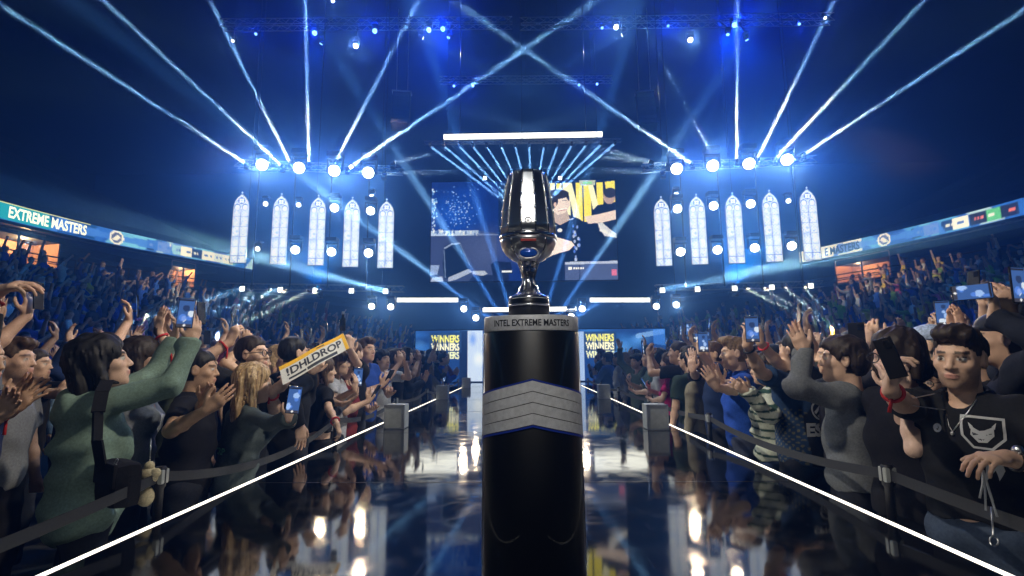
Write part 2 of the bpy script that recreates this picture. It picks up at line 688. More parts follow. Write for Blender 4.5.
class Fig:
    """joints of one figure in its own frame: feet at the origin, facing +Y"""

    def __init__(s, H=1.75, sex='m', lean=0., side=0., head=(0, 0, 0), arms=None, wide=1., hs=1.):
        k = H / 1.75
        s.k, s.sex, s.hs = k, sex, hs * (.5 + .5 * k)
        f = .9 if sex == 'f' else 1.
        s.wide = wide
        T = Matrix.Translation((0, 0, .95 * k)) @ Matrix.Rotation(-lean, 4, 'X') @ Matrix.Rotation(side, 4, 'Y') @ Matrix.Translation((0, 0, -.95 * k))
        s.T = T
        tp = lambda x, y, z: np.array(T @ Vector((x * k, y * k, z * k)))
        s.tp = tp
        s.TR = np.array(T.to_3x3())
        s.sh = {}
        s.arm = {}
        sw = .185 * f * (.6 + .4 * wide)
        s.neck = tp(0, -.015, 1.475)
        yaw, pitch, tilt = head
        s.HR = np.array((T.to_3x3() @ Matrix.Rotation(yaw, 3, 'Z') @ Matrix.Rotation(pitch, 3, 'X') @ Matrix.Rotation(tilt, 3, 'Y')))
        hc = tp(0, .005, 1.54)
        s.HC = hc + s.HR @ np.array((0, .018, .09)) * s.hs
        l1, l2 = .29 * k * (.97 if sex == 'f' else 1), .255 * k * (.97 if sex == 'f' else 1)
        for i, sg in (('R', 1), ('L', -1)):
            a = (arms or {}).get(i) or dict(to=(sg * .27, .06, .84), pole=(sg * .3, -1, 0), f=(0, .15, -1), n=(-sg, 0, 0), curl=.45)
            tgt = np.array(a['to'], float)
            S = tp(sg * sw, 0, 1.415)
            up = min(max((tgt[2] - S[2]) / (.5 * k), -.2), 1)
            if up > 0:
                S = S + np.array((-sg * .025 * up, .02 * up, .055 * up)) * k
            E_, W = ik(S, tgt, l1, l2, a.get('pole', (sg * .6, -.3, -1)))
            f_ = nv(a.get('f', W - E_)) if a.get('f') is not None else nv(W - E_)
            n_ = np.array(a.get('n', (0, 1, 0)), float)
            n_ = n_ - f_ * (n_ @ f_)
            n_ = nv(n_) if np.linalg.norm(n_) > 1e-4 else nv(np.cross(f_, (1, 0, 0)))
            sd = np.cross(f_, n_) * sg
            s.arm[i] = dict(S=S, E=E_, W=W, f=f_, n=n_, s=sd, curl=a.get('curl', .25), thumb=a.get('thumb', .5), spread=a.get('spread', .12))
        lg = .095 * (.95 if sex == 'f' else 1)
        s.leg = {i: [np.array((sg * lg * k, -.0, .90 * k)), np.array((sg * (lg + .012) * k, .03, .49 * k)), np.array((sg * (lg + .02) * k, -.01, .085 * k))] for i, sg in (('R', 1), ('L', -1))}

    def grasp(s, i, fwd=.095, out=.03):
        """a point inside the grip of hand i and a frame (x = thumb side, y = -palm normal, z = fingers)"""
        a = s.arm[i]
        return a['W'] + a['f'] * fwd * s.hk() + a['n'] * out

    def hk(s):
        return (.90 if s.sex == 'f' else 1.) * s.k

    def bounds(s, pad=.12):
        P = [s.HC + s.HR @ np.array((0, 0, .16)), s.neck, np.array((-.26, -.2, .0)) * s.k, np.array((.26, .22, .0)) * s.k, s.tp(-.25, -.18, 1.4), s.tp(.25, .18, 1.2)]
        for a in s.arm.values():
            P += [a['E'], a['W'], a['W'] + a['f'] * .2 * s.k]
        P = np.array(P)
        return P.min(0) - pad, P.max(0) + pad

    def body(s, h, skin, hair, beard=0., lips=(.55, .22, .2), hcap=True):
        lo, hi = s.bounds(.05)
        lo[2] = .78 * s.k
        F = Field(lo, hi, h)
        k, q = s.k, s.hs
        HP = lambda x, y, z: s.HC + s.HR @ (np.array((x, y, z)) * q)
        HRm = s.HR
        e = lambda c, r, kk=.01, sub=False: F.ell(HP(*c), np.array(r) * q, HRm, kk * q, sub)
        fm = s.sex == 'f'
        # torso core (inside the clothes)
        F.cap(s.tp(0, 0, .92), s.tp(0, 0, 1.30), .105 * k, .115 * k, .05)
        F.cap(s.tp(-.13, 0, 1.385), s.tp(.13, 0, 1.385), .055 * k, None, .06)
        # neck
        nr = (.050 if fm else .058) * k
        F.cap(s.neck - np.array((0, 0, .06 * k)), HP(0, -.022, -.03), nr * 1.08, nr * .94, .03)
        # arms and hands
        for i, a in s.arm.items():
            g = .86 if fm else 1.
            F.cap(a['S'], a['E'], .050 * k * g, .039 * k * g, .03)
            mid = a['E'] * .68 + a['W'] * .32
            F.cap(a['E'], mid, .038 * k * g, .040 * k * g, .02)
            F.cap(mid, a['W'], .039 * k * g, .0265 * k * g, .02)
            s.hand(F, a)
        # head
        e((0, -.012, .035), (.076, .096, .085), 0.02)
        e((0, .022, -.03), (.061, .070, .085), .03)
        e((0, .032, -.075), (.049 if not fm else .044, .052, .038), .03)
        e((0, .074, -.098), (.017, .014, .014), .022)
        for sg in (-1, 1):
            e((sg * .043, .058, -.018), (.022, .022, .02), .02)
        F.cap(HP(-.034, .083, .029), HP(.034, .083, .029), .0105 * q, None, .015 * q)
        for sg in (-1, 1):
            e((sg * .032, .101, .009), (.017, .014, .010), .012, True)
            e((sg * .032, .0795, .008), (.0125, .0125, .0125), .002)
        F.cap(HP(0, .088, .014), HP(0, .106, -.023), .0080 * q, .0112 * q, .012 * q)
        for sg in (-1, 1):
            e((sg * .0115, .095, -.027), (.0085, .010, .0075), .008)
        e((0, .088, -.0525), (.024, .013, .0072), .006)
        e((0, .086, -.0645), (.020, .013, .0078), .006)
        for sg in (-1, 1):
            e((sg * .0775, -.006, .0), (.0105, .019, .031), .008)
            e((sg * .088, -.003, .003), (.008, .010, .018), .006, True)
        V, Q = F.mesh()
        # real colours of the skin: lips, brows, eyes, hairline, stubble
        c = np.tile(np.array(skin, float), (len(V), 1))
        L = (V - s.HC) @ s.HR / q
        x, y, z = np.abs(L[:, 0]), L[:, 1], L[:, 2]
        hd = (np.linalg.norm(L, axis=1) < .2)

        def mix(mask, col, a=1.):
            mk = np.clip(np.asarray(mask, float), 0, 1)[:, None] * a
            c[:] = c * (1 - mk) + np.array(col) * mk
        hc_ = np.array(hair, float)
        if hcap:
            scalp = hd & (((z > .045 + .03 * (y > .06)) & (y < .088)) | ((y < -.01) & (z > -.06) & (x < .077)))
            mix(scalp.astype(float), hc_)
        mix((hd & (y > .07)) * np.clip(1 - np.hypot((x) / .027, (z + .058) / .0145) ** 4, 0, 1), lips, .7)
        fine = 1.0 if h < .0062 else .75
        mix((hd & (y > .06)) * fine * (np.abs(z - .030 - .25 * np.clip(.03 - np.abs(x - .03), -.01, .01)) < .0058) * ((x > .012) & (x < .054)), hc_ * .8 + np.array(skin) * .08)
        for sg in (-1, 1):
            ec = np.array((sg * .032, .0795, .008))
            d = np.linalg.norm(L - ec, axis=1)
            mix((d < .0150) & (np.abs(L[:, 2] - .008) < .0075), (.62, .60, .58), fine)
            mix((d < .0150) & (np.hypot(L[:, 0] - sg * .031, L[:, 2] - .008) < .0062), (.05, .03, .02), fine)
            mix(((d < .0165) & (np.abs(L[:, 2] - .0160) < .0026) & (L[:, 1] > .07)) * (1. if h < .0062 else 0.), hc_)
        if beard:
            rs = np.random.RandomState(3)
            b = (hd & (z < -.028) & (z > -.125) & (y > -.0) & ~((np.hypot(x / .024, (z + .058) / .013) < 1) & (y > .07)) & ~((z > -.045) & (x < .045) & (x > .024) & (y > .06))).astype(float)
            b *= np.clip((-.026 - z + .25 * np.clip(x - .04, 0, .03)) / .040, 0, 1) * np.clip((.135 + z) / .03, 0, 1)
            mix(b * (.75 + .25 * rs.rand(len(V))), hc_, beard)
        # slightly redder fingers, elbows and ears stay put with the skin
        for a in s.arm.values():
            tip = np.clip(((V - a['W']) @ a['f'] - .12) / .06, 0, 1) * (np.linalg.norm(V - a['W'], axis=1) < .24)
            mix(tip, np.array(skin) * np.array((1.05, .82, .8)), .6)
        return V, Q, c

    def hand(s, F, a):
        g = s.hk()
        W, f, n, sd = a['W'], a['f'], a['n'], a['s']
        Rm = np.stack([sd, n, f], 1)
        F.ell(W + f * .052 * g, np.array((.043, .0165, .056)) * g, Rm, .012)
        F.cap(W + f * .086 * g + sd * .028 * g, W + f * .080 * g - sd * .028 * g, .0125 * g, .0115 * g, .012)
        F.cap(W - f * .005, W + f * .03 * g, .0255 * g, .024 * g, .015)
        spr = a['spread']
        for j, (so, fo, ln) in enumerate(((.0300, .088, .95), (.0102, .094, 1.06), (-.0098, .091, 1.0), (-.0285, .082, .80))):
            p = W + f * fo * g + sd * so * g
            ang = a['curl'] * (.9 + .12 * j)
            d0 = nv(f + sd * spr * (1.5 - j) * .55)
            t = .25 * a['curl']
            rr = (.0098, .0100, .0094, .0084)[j] * g
            for sg, (seg, bend) in enumerate(((.043, .75), (.027, 1.0), (.021, .75))):
                t += ang * bend
                d = d0 * math.cos(t) + n * math.sin(t)
                p2 = p + d * seg * ln * g
                F.cap(p, p2, rr * (1 - .09 * sg), rr * (1 - .09 * (sg + 1)), .003)
                p = p2
        th = a['thumb']
        p = W + f * .024 * g + sd * .026 * g
        d = nv(sd * .75 + f * .75 + n * .25 * (1 + th))
        p2 = p + d * .046 * g
        F.cap(p, p2, .0145 * g, .0118 * g, .01)
        d = nv(sd * (.55 - .5 * th) + f * .8 + n * .5 * th)
        p3 = p2 + d * .030 * g
        F.cap(p2, p3, .0115 * g, .0105 * g, .004)
        d = nv(sd * (.3 - .5 * th) + f * .9 + n * .4 * th)
        F.cap(p3, p3 + d * .024 * g, .0105 * g, .0085 * g, .004)

    def shirt(s, h, sleeve='short', hem=.90, loose=1., neckr=.066, crop=None, seed=1, hood=False, folds=1.):
        lo, hi = s.bounds(.12)
        lo[2] = (hem - .08) * s.k
        F = Field(lo, hi, h)
        k, fm, wd = s.k, s.sex == 'f', s.wide
        Rm = s.TR
        g = 1 + .06 * (loose - 1)
        E = lambda c, r, kk=.05: F.ell(s.tp(*c), np.array(r) * k * np.array((wd, wd, 1)) + .012 * loose, Rm, kk)
        E((0, .0, 1.27), (.155 if fm else .168, .108 if fm else .118, .185), 0)
        E((0, .0, 1.09), (.128 if fm else .150, .098 if fm else .112, .20), .09)
        E((0, -.01, .93), (.165 if fm else .162, .115, .16), .09)
        if fm:
            for sg in (-1, 1):
                E((sg * .07, .085, 1.25), (.058, .05, .06), .04)
        F.cap(s.tp(-.13, -.005, 1.395), s.tp(.13, -.005, 1.395), .062 * k, None, .05)
        F.cap(s.tp(-.12, -.01, 1.41), s.neck, .05 * k, .062 * k, .05)
        F.cap(s.tp(.12, -.01, 1.41), s.neck, .05 * k, .062 * k, .05)
        for a in s.arm.values():
            g2 = .88 if fm else 1.
            if sleeve == 'none':
                F.cap(a['S'], a['S'] * .9 + a['E'] * .1, .055 * k * g2, .054 * k * g2, .05, cut=.0)
            elif sleeve == 'short':
                e = a['S'] * .30 + a['E'] * .70
                F.cap(a['S'], e, .066 * k * g2, (.062 + .006 * loose) * k * g2, .05, cut=.0)
            else:
                end = a['W'] if sleeve == 'long' else a['E'] * .35 + a['W'] * .65
                F.cap(a['S'], a['E'], (.062 + .006 * loose) * k * g2, (.049 + .008 * loose) * k * g2, .05)
                F.cap(a['E'], end, (.050 + .008 * loose) * k * g2, (.036 + .006 * loose) * k * g2, .02, cut=.0)
                F.cap(end - nv(end - a['E']) * .035, end, (.040 + .006 * loose) * k * g2, None, .006, cut=.0)
        if hood:
            F.ell(s.tp(0, -.10, 1.43), np.array((.13, .07, .10)) * k, Rm, .04)
            F.cap(s.tp(-.10, -.04, 1.46), s.tp(.10, -.04, 1.46), .04 * k, None, .04)
        # folds
        x, y, z = F.grid()
        rs = np.random.RandomState(seed)
        n = 0
        for q in range(5):
            d = rs.randn(3)
            d[2] *= 1.6
            d = d / np.linalg.norm(d) * rs.uniform(22, 55)
            w2 = rs.randn(3)
            w2 = w2 / np.linalg.norm(w2) * 9
            n = n + np.sin(d[0] * x + d[1] * y + d[2] * z + 1.6 * np.sin(w2[0] * x + w2[1] * y + w2[2] * z + q)) * rs.uniform(.5, 1)
        F.D += (np.sign(n) * np.abs(n / 2.2) ** 1.4 * .0065 * folds * loose).astype(np.float32)
        # open neck, hem
        up = nv(s.HC - s.neck)
        F.cap(s.neck + up * .0 - np.array((0, 0, .0)), s.neck + up * .25, neckr * k * .95, neckr * k * 1.6, .012, True)
        F.ell(s.neck + s.TR @ np.array((0, .05 * k, -.005)), (.052 * k, .05 * k, .05 * k), Rm, .015, True)
        zc = (crop if crop is not None else hem) * k
        F.D[:] = np.maximum(F.D, zc + .012 * np.sin(x * 23 + y * 17) - z)
        return F.mesh()

    def trousers(s, h, top=.99, slim=1.):
        k, fm = s.k, s.sex == 'f'
        F = Field((-.34 * k, -.3 * k, .03 * k), (.34 * k, .3 * k, 1.1 * k), h)
        F.ell((0, -.01 * k, .93 * k), np.array((.17, .125, .14)) * k, None, 0)
        for l in s.leg.values():
            F.cap(l[0], l[1], .096 * k * slim, .068 * k * slim, .06)
            F.cap(l[1], l[2], .066 * k * slim, .055 * k * slim, .03, cut=.0)
        x, y, z = F.grid()
        F.D += (.004 * np.sin(38 * z + 9 * x + 2 * np.sin(13 * y))).astype(np.float32)
        F.D[:] = np.maximum(F.D, z - top * k)
        return F.mesh()

    def shoe(s, i):
        k = s.k
        F = Field((-.08, -.12, -.01), (.08, .24, .14), .012)
        F.ell((0, .05, .035), (.047, .135, .045), None, 0)
        F.ell((0, -.02, .075), (.042, .06, .06), None, .02)
        x, y, z = F.grid()
        F.D[:] = np.maximum(F.D, .004 - z)
        V, Q = F.mesh()
        a = s.leg[i][2]
        return V * k + np.array((a[0], a[1] - .01, 0)), Q


def hair_mesh(style, h=.008, seed=1, L=.3):
    """in the head's own frame"""
    F = Field((-.16, -.24, -.14 - (L if style in ('long', 'tail') else 0)), (.16, .17, .24), h)
    lowf = style in ('long', 'bob')
    F.ell((0, -.013, .036), (.0785, .0985, .0885), None, 0)
    if style != 'buzz':
        F.ell((0, -.012, .076), (.073, .088, .056), None, .03)
        F.ell((0, -.056, .030), (.070, .058, .070), None, .03)
    if style == 'mop':
        F.ell((0, .0, .078), (.085, .100, .064), None, .02)
        F.ell((.01, .062, .070), (.068, .044, .032), None, .02)
        F.ell((0, -.06, .0), (.084, .060, .075), None, .03)
        for sg in (-1, 1):
            F.ell((sg * .068, -.005, .035), (.024, .055, .052), None, .02)
    if style == 'quiff':
        F.ell((0, .035, .112), (.062, .062, .034), None, .02)
        F.ell((.018, .074, .105), (.046, .034, .027), None, .02)
        F.ell((-.03, .066, .098), (.034, .030, .024), None, .02)
    if lowf:
        F.ell((0, -.012, .045), (.088, .104, .090), None, .03)
    # free the face, the ears and the nape
    F.ell((0, .117, -.040), (.080 if not lowf else .068, .072, .110), None, .018, True)
    x, y, z = F.grid()

    def smax(b, k):
        hh = np.maximum(k - np.abs(F.D - b), 0) / k
        F.D[:] = np.maximum(F.D, b) + hh * hh * k * .25
    if not lowf:
        line = np.interp(np.broadcast_to(y, (1, len(F.ax[1]), 1)), [-.12, -.06, -.035, .0, .03, .055, .085, .11], [-.062, -.060, -.035, .012, .005, .045, .066, .074]).astype(np.float32)
        if style == 'mop':
            line = line - .012
        smax(line + .004 * np.sin(90 * x + 60 * y) - z, .014)
        for sg in (-1, 1):
            F.ell((sg * .09, -.004, .0), (.03, .026, .034), None, .01, True)
    if style == 'long':
        F.ell((0, -.075, -.06 - L * .3), (.098, .045, .12 + L * .45), None, .04)
        for sg in (-1, 1):
            F.cap((sg * .080, -.01, .03), (sg * .086, .010, -.07 - L * .55), .028, .022, .03)
    if style == 'bob':
        F.ell((0, -.05, -.04), (.10, .07, .085), None, .03)
        for sg in (-1, 1):
            F.cap((sg * .083, .01, .02), (sg * .082, .022, -.075), .026, .02, .03)
    if style == 'tail':
        F.cap((0, -.10, .06), (0, -.135, .02), .028, .03, .02)
        F.cap((0, -.135, .02), (0, -.115, -.05 - L * .6), .030, .012, .02)
    if style == 'cap':
        F.D[:] = np.maximum(F.D, .042 - z)
        F.ell((0, -.008, .07), (.084, .104, .062), None, .01)
        F.ell((0, .125, .056), (.068, .07, .009), None, .012)
        F.D[:] = np.maximum(F.D, .038 - z)
    else:
        rs = np.random.RandomState(seed)
        ang = np.arctan2(x, -(y + .01))
        top = np.clip((z - .06) / .05, 0, 1)
        n = (np.sin(46 * ang + 9 * z + 2.0 * np.sin(30 * z + seed)) + .8 * np.sin(83 * ang - 15 * z)) * (1 - top) + (np.sin(190 * x + 30 * y + 3 * np.sin(40 * y)) + .8 * np.sin(120 * x - 60 * y + seed)) * top
        n = n + .8 * np.sin(55 * x + 75 * y + 40 * z + seed)
        amp = .0052 if style in ('mop', 'quiff', 'long', 'bob', 'tail') else .0030
        F.D += (amp * n / 1.6).astype(np.float32)
        if lowf:
            F.D[:] = np.maximum(F.D, -.09 - (L if style == 'long' else .02) + .02 * np.sin(57 * ang) - z)
    return F.mesh()


HAIRM = {}


def get_hair(style, L=.3, h=.010):
    key = (style, L, h)
    if key not in HAIRM:
        V, Q = hair_mesh(style, h, 1 + len(HAIRM), L)
        HAIRM[key] = np_mesh('hair', V, Q, M['hair'])
    return HAIRM[key]


def rgb(o, c):
    o.color = (*c, 1)
    return o


def head_matrix(fig):
    m = Matrix([list(r) for r in fig.HR]).to_4x4()
    m.translation = Vector(fig.HC)
    return m @ Matrix.Scale(fig.hs, 4)


def band_mesh(p, d, r, wd=.012):
    d = Vector(d).normalized()
    u = d.orthogonal().normalized()
    v = d.cross(u)
    mb = MB()
    pts = [Vector(p) + (u * math.cos(t) + v * math.sin(t)) * r for t in [2 * PI * i / 20 for i in range(20)]]
    mb.tube(pts, wd * .5, 6, closed=True)
    return mb


class Person:
    """a figure with face, hands, hair and clothes standing at (X, Y) of the arena floor"""

    def __init__(s, X, Y, face, H, sex='m', arms=None, label='', group=None, skin='light', hair='dark', style='short', hairL=.3, h=.008,
                 shirt=(.02, .02, .022), sleeve='short', hem=.88, loose=1., trousers=(.02, .022, .03), lean=0., side=0., head=(0, 0, 0), beard=0., wide=1., hs=1.,
                 seed=1, hood=False, crop=None, shirt_col=None, folds=1., hairh=.008, hair_col=None, z=0.):
        fx, fy = face
        rz = math.atan2(-fx, fy)
        s.root = empty('person', (X, Y, z), rz, label, 'person', group)
        s.W = Matrix.Translation((X, Y, z)) @ Matrix.Rotation(rz, 4, 'Z')
        inv = s.W.inverted()
        i3 = inv.to_3x3()
        la = {}
        for i, a in (arms or {}).items():
            b = dict(a)
            b['to'] = tuple(inv @ Vector(a['to']))
            for kk in ('pole', 'f', 'n'):
                if a.get(kk) is not None:
                    b[kk] = tuple(i3 @ Vector(a[kk]))
            la[i] = b
        s.fig = Fig(H, sex, lean, side, head, la, wide, hs)
        V, Q, c = s.fig.body(h, SKINS[skin], HAIRS[hair], beard)
        s.body = link('body', np_mesh('body', V, Q, M['skin'], c), None, s.root)
        rgb(s.body, (1, 1, 1))
        V, Q = s.fig.shirt(max(h, .009), sleeve, hem, loose, crop=crop, seed=seed, hood=hood, folds=folds)
        if shirt_col is not None:
            s.shirt = link('shirt', np_mesh('shirt', V, Q, M['cloth_pattern'], shirt_col(V)), None, s.root)
        else:
            s.shirt = rgb(link('shirt', np_mesh('shirt', V, Q, M['cloth']), None, s.root), shirt)
        s.sv, s.sq = V, Q
        V, Q = s.fig.trousers(.016)
        s.trs = rgb(link('trousers', np_mesh('trousers', V, Q, M['cloth']), None, s.root), trousers)
        for i in 'LR':
            V, Q = s.fig.shoe(i)
            rgb(link('shoe', np_mesh('shoe', V, Q, M['cloth']), None, s.root), (.03, .03, .03))
        if style:
            if hair_col is not None:
                V, Q = hair_mesh(style, hairh, seed, hairL)
                s.hair = link('hair', np_mesh('hair', V, Q, M['hair_pattern'], hair_col(V)), None, s.root)
            else:
                s.hair = rgb(link('hair', get_hair(style, hairL, hairh), None, s.root), HAIRS[hair])
            s.hair.matrix_local = head_matrix(s.fig)

    def wristband(s, i, col=(.55, .015, .015), tail=True):
        a = s.fig.arm[i]
        d = nv(a['W'] - a['E'])
        p = a['W'] - d * .045
        mb = band_mesh(p, d, .036 * s.fig.k, .014)
        if tail:
            q = Vector(p) + Vector(a['s']) * -.036
            mb.tube([q, q + Vector((0, 0, -.03)), q + Vector((.01, .005, -.075))], [.005, .006, .007], 6)
        o = mb.build('wristband', M['red'], s.root)
        return o

    def glasses(s):
        mb = MB()
        for sg in (-1, 1):
            ctr = Vector((sg * .033, .104, .006))
            pts = [ctr + Vector((math.cos(t) * .027, -.012 * abs(math.cos(t)) * 0, math.sin(t) * .021)) for t in [2 * PI * i / 18 for i in range(18)]]
            mb.tube(pts, .0026, 6, closed=True)
            mb.tube([(sg * .060, .100, .010), (sg * .078, .06, .012), (sg * .082, -.01, .012)], .0026, 6)
        mb.tube([(-.008, .106, .010), (0, .110, .012), (.008, .106, .010)], .0026, 6)
        o = mb.build('glasses', M['frame_dark'], s.root)
        o.matrix_local = head_matrix(s.fig)

    def hat(s, style, col):
        V, Q = hair_mesh(style, .008)
        o = rgb(link('cap', np_mesh('cap', V, Q, M['cloth']), None, s.root), col)
        o.matrix_local = head_matrix(s.fig) @ Matrix.Scale(1.06, 4)

    def print_on_shirt(s, name, V2, T2, size, center, normal, up, m, label=None):
        """lay flat lettering on the shirt: V2 in a unit frame, centre/normal/up in the figure's frame"""
        bv = BVHTree.FromPolygons([tuple(v) for v in s.sv], [tuple(f) for f in s.sq])
        n = Vector(normal).normalized()
        u = Vector(up)
        u = (u - n * u.dot(n)).normalized()
        r = u.cross(n)
        pts = []
        c = Vector(center)
        for a, b in V2:
            p = c + r * a * size + u * b * size + n * .35
            hit = bv.ray_cast(p, -n)
            pts.append(tuple((hit[0] + n * .003) if hit[0] is not None else c + r * a * size + u * b * size))
        o = link(name, np_mesh(name, pts, T2, m, smooth=False), None, s.root)
        if label:
            o['label'] = label
        return o

    def hand_frame(s, i):
        a = s.fig.arm[i]
        m = Matrix((tuple(a['s']), tuple(-a['n']), tuple(a['f']))).transposed().to_4x4()
        m.translation = Vector(s.fig.grasp(i))
        return s.W @ m


# phone: body, screen, camera bump --------------------------------------------------
def phone_picture(seed):
    c = Canvas(0, 0, 8, 16, 2, (.05, .12, .35))
    r = random.Random(seed)
    for q in range(5):
        c.ell(r.uniform(1, 7), r.uniform(2, 14), r.uniform(.8, 2.2), r.uniform(.8, 2.5), r.choice([(.4, .6, 1), (.8, .9, 1), (.02, .03, .08), (.1, .25, .8)]), .8)
    c.poly([(0, 0), (8, 0), (8, 1.4), (0, 1.4)], (.02, .02, .03))
    c.poly([(0, 14), (8, 14), (8, 16), (0, 16)], (.05, .05, .07))
    c.ell(4, 15, .6, .6, (.9, .9, .9))
    return c


PHONE = {}


def phone(Mw, label, group=None, seed=0, lit=True, s=1.):
    """screen faces +Y of the frame Mw, long side along its Z"""
    key = seed % 4
    if key not in PHONE:
        b = MB().box((0, 0, 0), (.072, .008, .148), bevel=.0035).mesh('phone_body', M['phone_body'])
        cv = phone_picture(key)
        scr = cv.mesh('screen', lambda x, y: np.stack([-(x - 4) / 8 * .066, np.full_like(x, .0046), (8 - y) / 16 * .140], -1), M['phone_screen'])
        cb = MB().box((.018, -.0055, .05), (.026, .004, .03), bevel=.001).mesh('camera_bump', M['glass_dark'])
        PHONE[key] = (b, scr, cb)
    b, scr, cb = PHONE[key]
    root = empty('phone', label=label, cat='phone', group=group)
    root.matrix_world = Mw @ Matrix.Scale(s, 4)
    link('case', b, None, root)
    link('screen', scr, None, root)
    link('camera_bump', cb, None, root)
    return root


# ------------------------------------------------------------------ the setting
def slab(name, c, size, m, kind='structure'):
    return tag(MB().box(c, size).build(name, m), kind=kind)


slab('floor', (0, 13, -.1), (76, 60, .2), M['floor'])
slab('wall_back', (0, 43.1, 9), (76, .2, 18.4), M['concrete'])
slab('wall_front', (0, -17.1, 9), (76, .2, 18.4), M['concrete'])
slab('wall_left', (-38.1, 13, 9), (.2, 60, 18.4), M['concrete'])
slab('wall_right', (38.1, 13, 9), (.2, 60, 18.4), M['concrete'])
slab('ceiling', (0, 13, 18.3), (76, 60, .2), M['ceiling'])

# drifting smoke round the lamps on either side of the stage
def smoke(loc, rad, dens, seed, label):
    m = bpy.data.materials.new('smoke')
    m.use_nodes = True
    nt = m.node_tree
    nt.nodes.clear()
    N, Lk = nt.nodes.new, nt.links.new
    out, vol = N('ShaderNodeOutputMaterial'), N('ShaderNodeVolumeScatter')
    vol.inputs['Color'].default_value = (.38, .68, 1, 1)  # blue of the light is put into the smoke colour too
    vol.inputs['Anisotropy'].default_value = .45
    tc, ln, no = N('ShaderNodeTexCoord'), N('ShaderNodeVectorMath'), N('ShaderNodeTexNoise')
    ln.operation = 'LENGTH'
    Lk(tc.outputs['Object'], ln.inputs[0])
    mp = N('ShaderNodeMapping')
    mp.inputs['Location'].default_value = (seed * 3.1, seed * 1.7, 0)
    Lk(tc.outputs['Object'], mp.inputs['Vector'])
    Lk(mp.outputs['Vector'], no.inputs['Vector'])
    no.inputs['Scale'].default_value = 2.1
    no.inputs['Detail'].default_value = 3
    f1, f2, mu = N('ShaderNodeMapRange'), N('ShaderNodeMapRange'), N('ShaderNodeMath')
    f1.interpolation_type = 'SMOOTHSTEP'
    f1.inputs['From Min'].default_value, f1.inputs['From Max'].default_value = .15, 1.0
    f1.inputs['To Min'].default_value, f1.inputs['To Max'].default_value = 1, 0
    f2.inputs['From Min'].default_value, f2.inputs['From Max'].default_value = .36, .68
    f2.inputs['To Min'].default_value, f2.inputs['To Max'].default_value = .15 * dens, dens
    Lk(ln.outputs['Value'], f1.inputs['Value'])
    Lk(no.outputs['Fac'], f2.inputs['Value'])
    mu.operation = 'MULTIPLY'
    Lk(f1.outputs['Result'], mu.inputs[0])
    Lk(f2.outputs['Result'], mu.inputs[1])
    Lk(mu.outputs['Value'], vol.inputs['Density'])
    Lk(vol.outputs[0], out.inputs['Volume'])
    o = MB().ball((0, 0, 0), 1, 24).build('smoke', m)
    o.location, o.scale = loc, rad
    tag(o, label, 'smoke', kind='stuff')


smoke((-7.6, 15.2, 5.2), (7.0, 3.6, 5.0), .13, 1, 'blue lit smoke drifting round the left gothic windows')
smoke((7.8, 15.2, 5.4), (7.4, 3.6, 5.0), .13, 2, 'blue lit smoke drifting round the right gothic windows')

# runway ------------------------------------------------------------------------
WZ = .92
pL, pR = on_z(40, 576, WZ), on_z(1010, 576, WZ)
HW = (pR.x - pL.x) / 2
RX = (pR.x + pL.x) / 2
Y0, Y1 = -2.5, 13.7
rw = empty('runway', (RX, 0, 0), 0, 'long glossy black runway with white edge lights leading to the stage', 'runway')
b = MB().box((0, (Y0 + Y1) / 2, WZ - .04), (2 * HW - .03, Y1 - Y0, .08))
b.build('deck', M['deck'], rw)
for sg in (-1, 1):
    MB().box((sg * (HW - .05), (Y0 + Y1) / 2, (WZ - .08) / 2), (.04, Y1 - Y0, WZ - .085)).build('side_panel', M['black_metal'], rw)
    MB().box((sg * (HW), (Y0 + Y1) / 2, WZ - .012), (.024, Y1 - Y0, .030), bevel=.004).build('edge_light', M['strip'], rw)
mb = MB()
for q in range(8):
    mb.box((0, -1 + q * 2., WZ + .0004), (2 * HW - .04, .006, .0012))
mb.build('deck_seam', M['ink'], rw)

st = empty('stage', (0, 0, 0), 0, 'dark stage platform at the end of the runway', 'stage')
MB().box((0, 19, WZ - .05), (26, 10.5, .1)).build('deck', M['deck'], st)
MB().box((0, 13.8, (WZ - .1) / 2), (26, .08, WZ - .12)).build('front_panel', M['black_metal'], st)

# crowd barrier: belt stanchions along both edges ---------------------------------
BX = HW + .13
def stanchion_meshes():
    p = MB().lathe([(.019, .02), (.019, 1.02), (.026, 1.03), (.026, 1.11), (.020, 1.12)], 16).mesh('post', M['black_metal'])
    bs = MB().lathe([(.16, 0), (.16, .012), (.12, .024), (.03, .034)], 28).mesh('base', M['black_metal'])
    cp = MB().box((0, 0, 1.075), (.05, .05, .065), bevel=.006).mesh('belt_head', M['grey_box'])
    return p, bs, cp
SP, SB, SCP = stanchion_meshes()
PY = [.25, 2.45, 4.7, 6.9, 9.1, 11.3, 13.4]
NTH = ['nearest', 'second', 'third', 'fourth', 'fifth', 'sixth', 'seventh', 'eighth', 'ninth', 'tenth', 'eleventh', 'twelfth', 'thirteenth', 'fourteenth', 'fifteenth', 'sixteenth', 'seventeenth', 'eighteenth', 'nineteenth', 'twentieth', 'twenty-first', 'twenty-second', 'twenty-third', 'twenty-fourth', 'twenty-fifth', 'twenty-sixth', 'twenty-seventh', 'twenty-eighth']
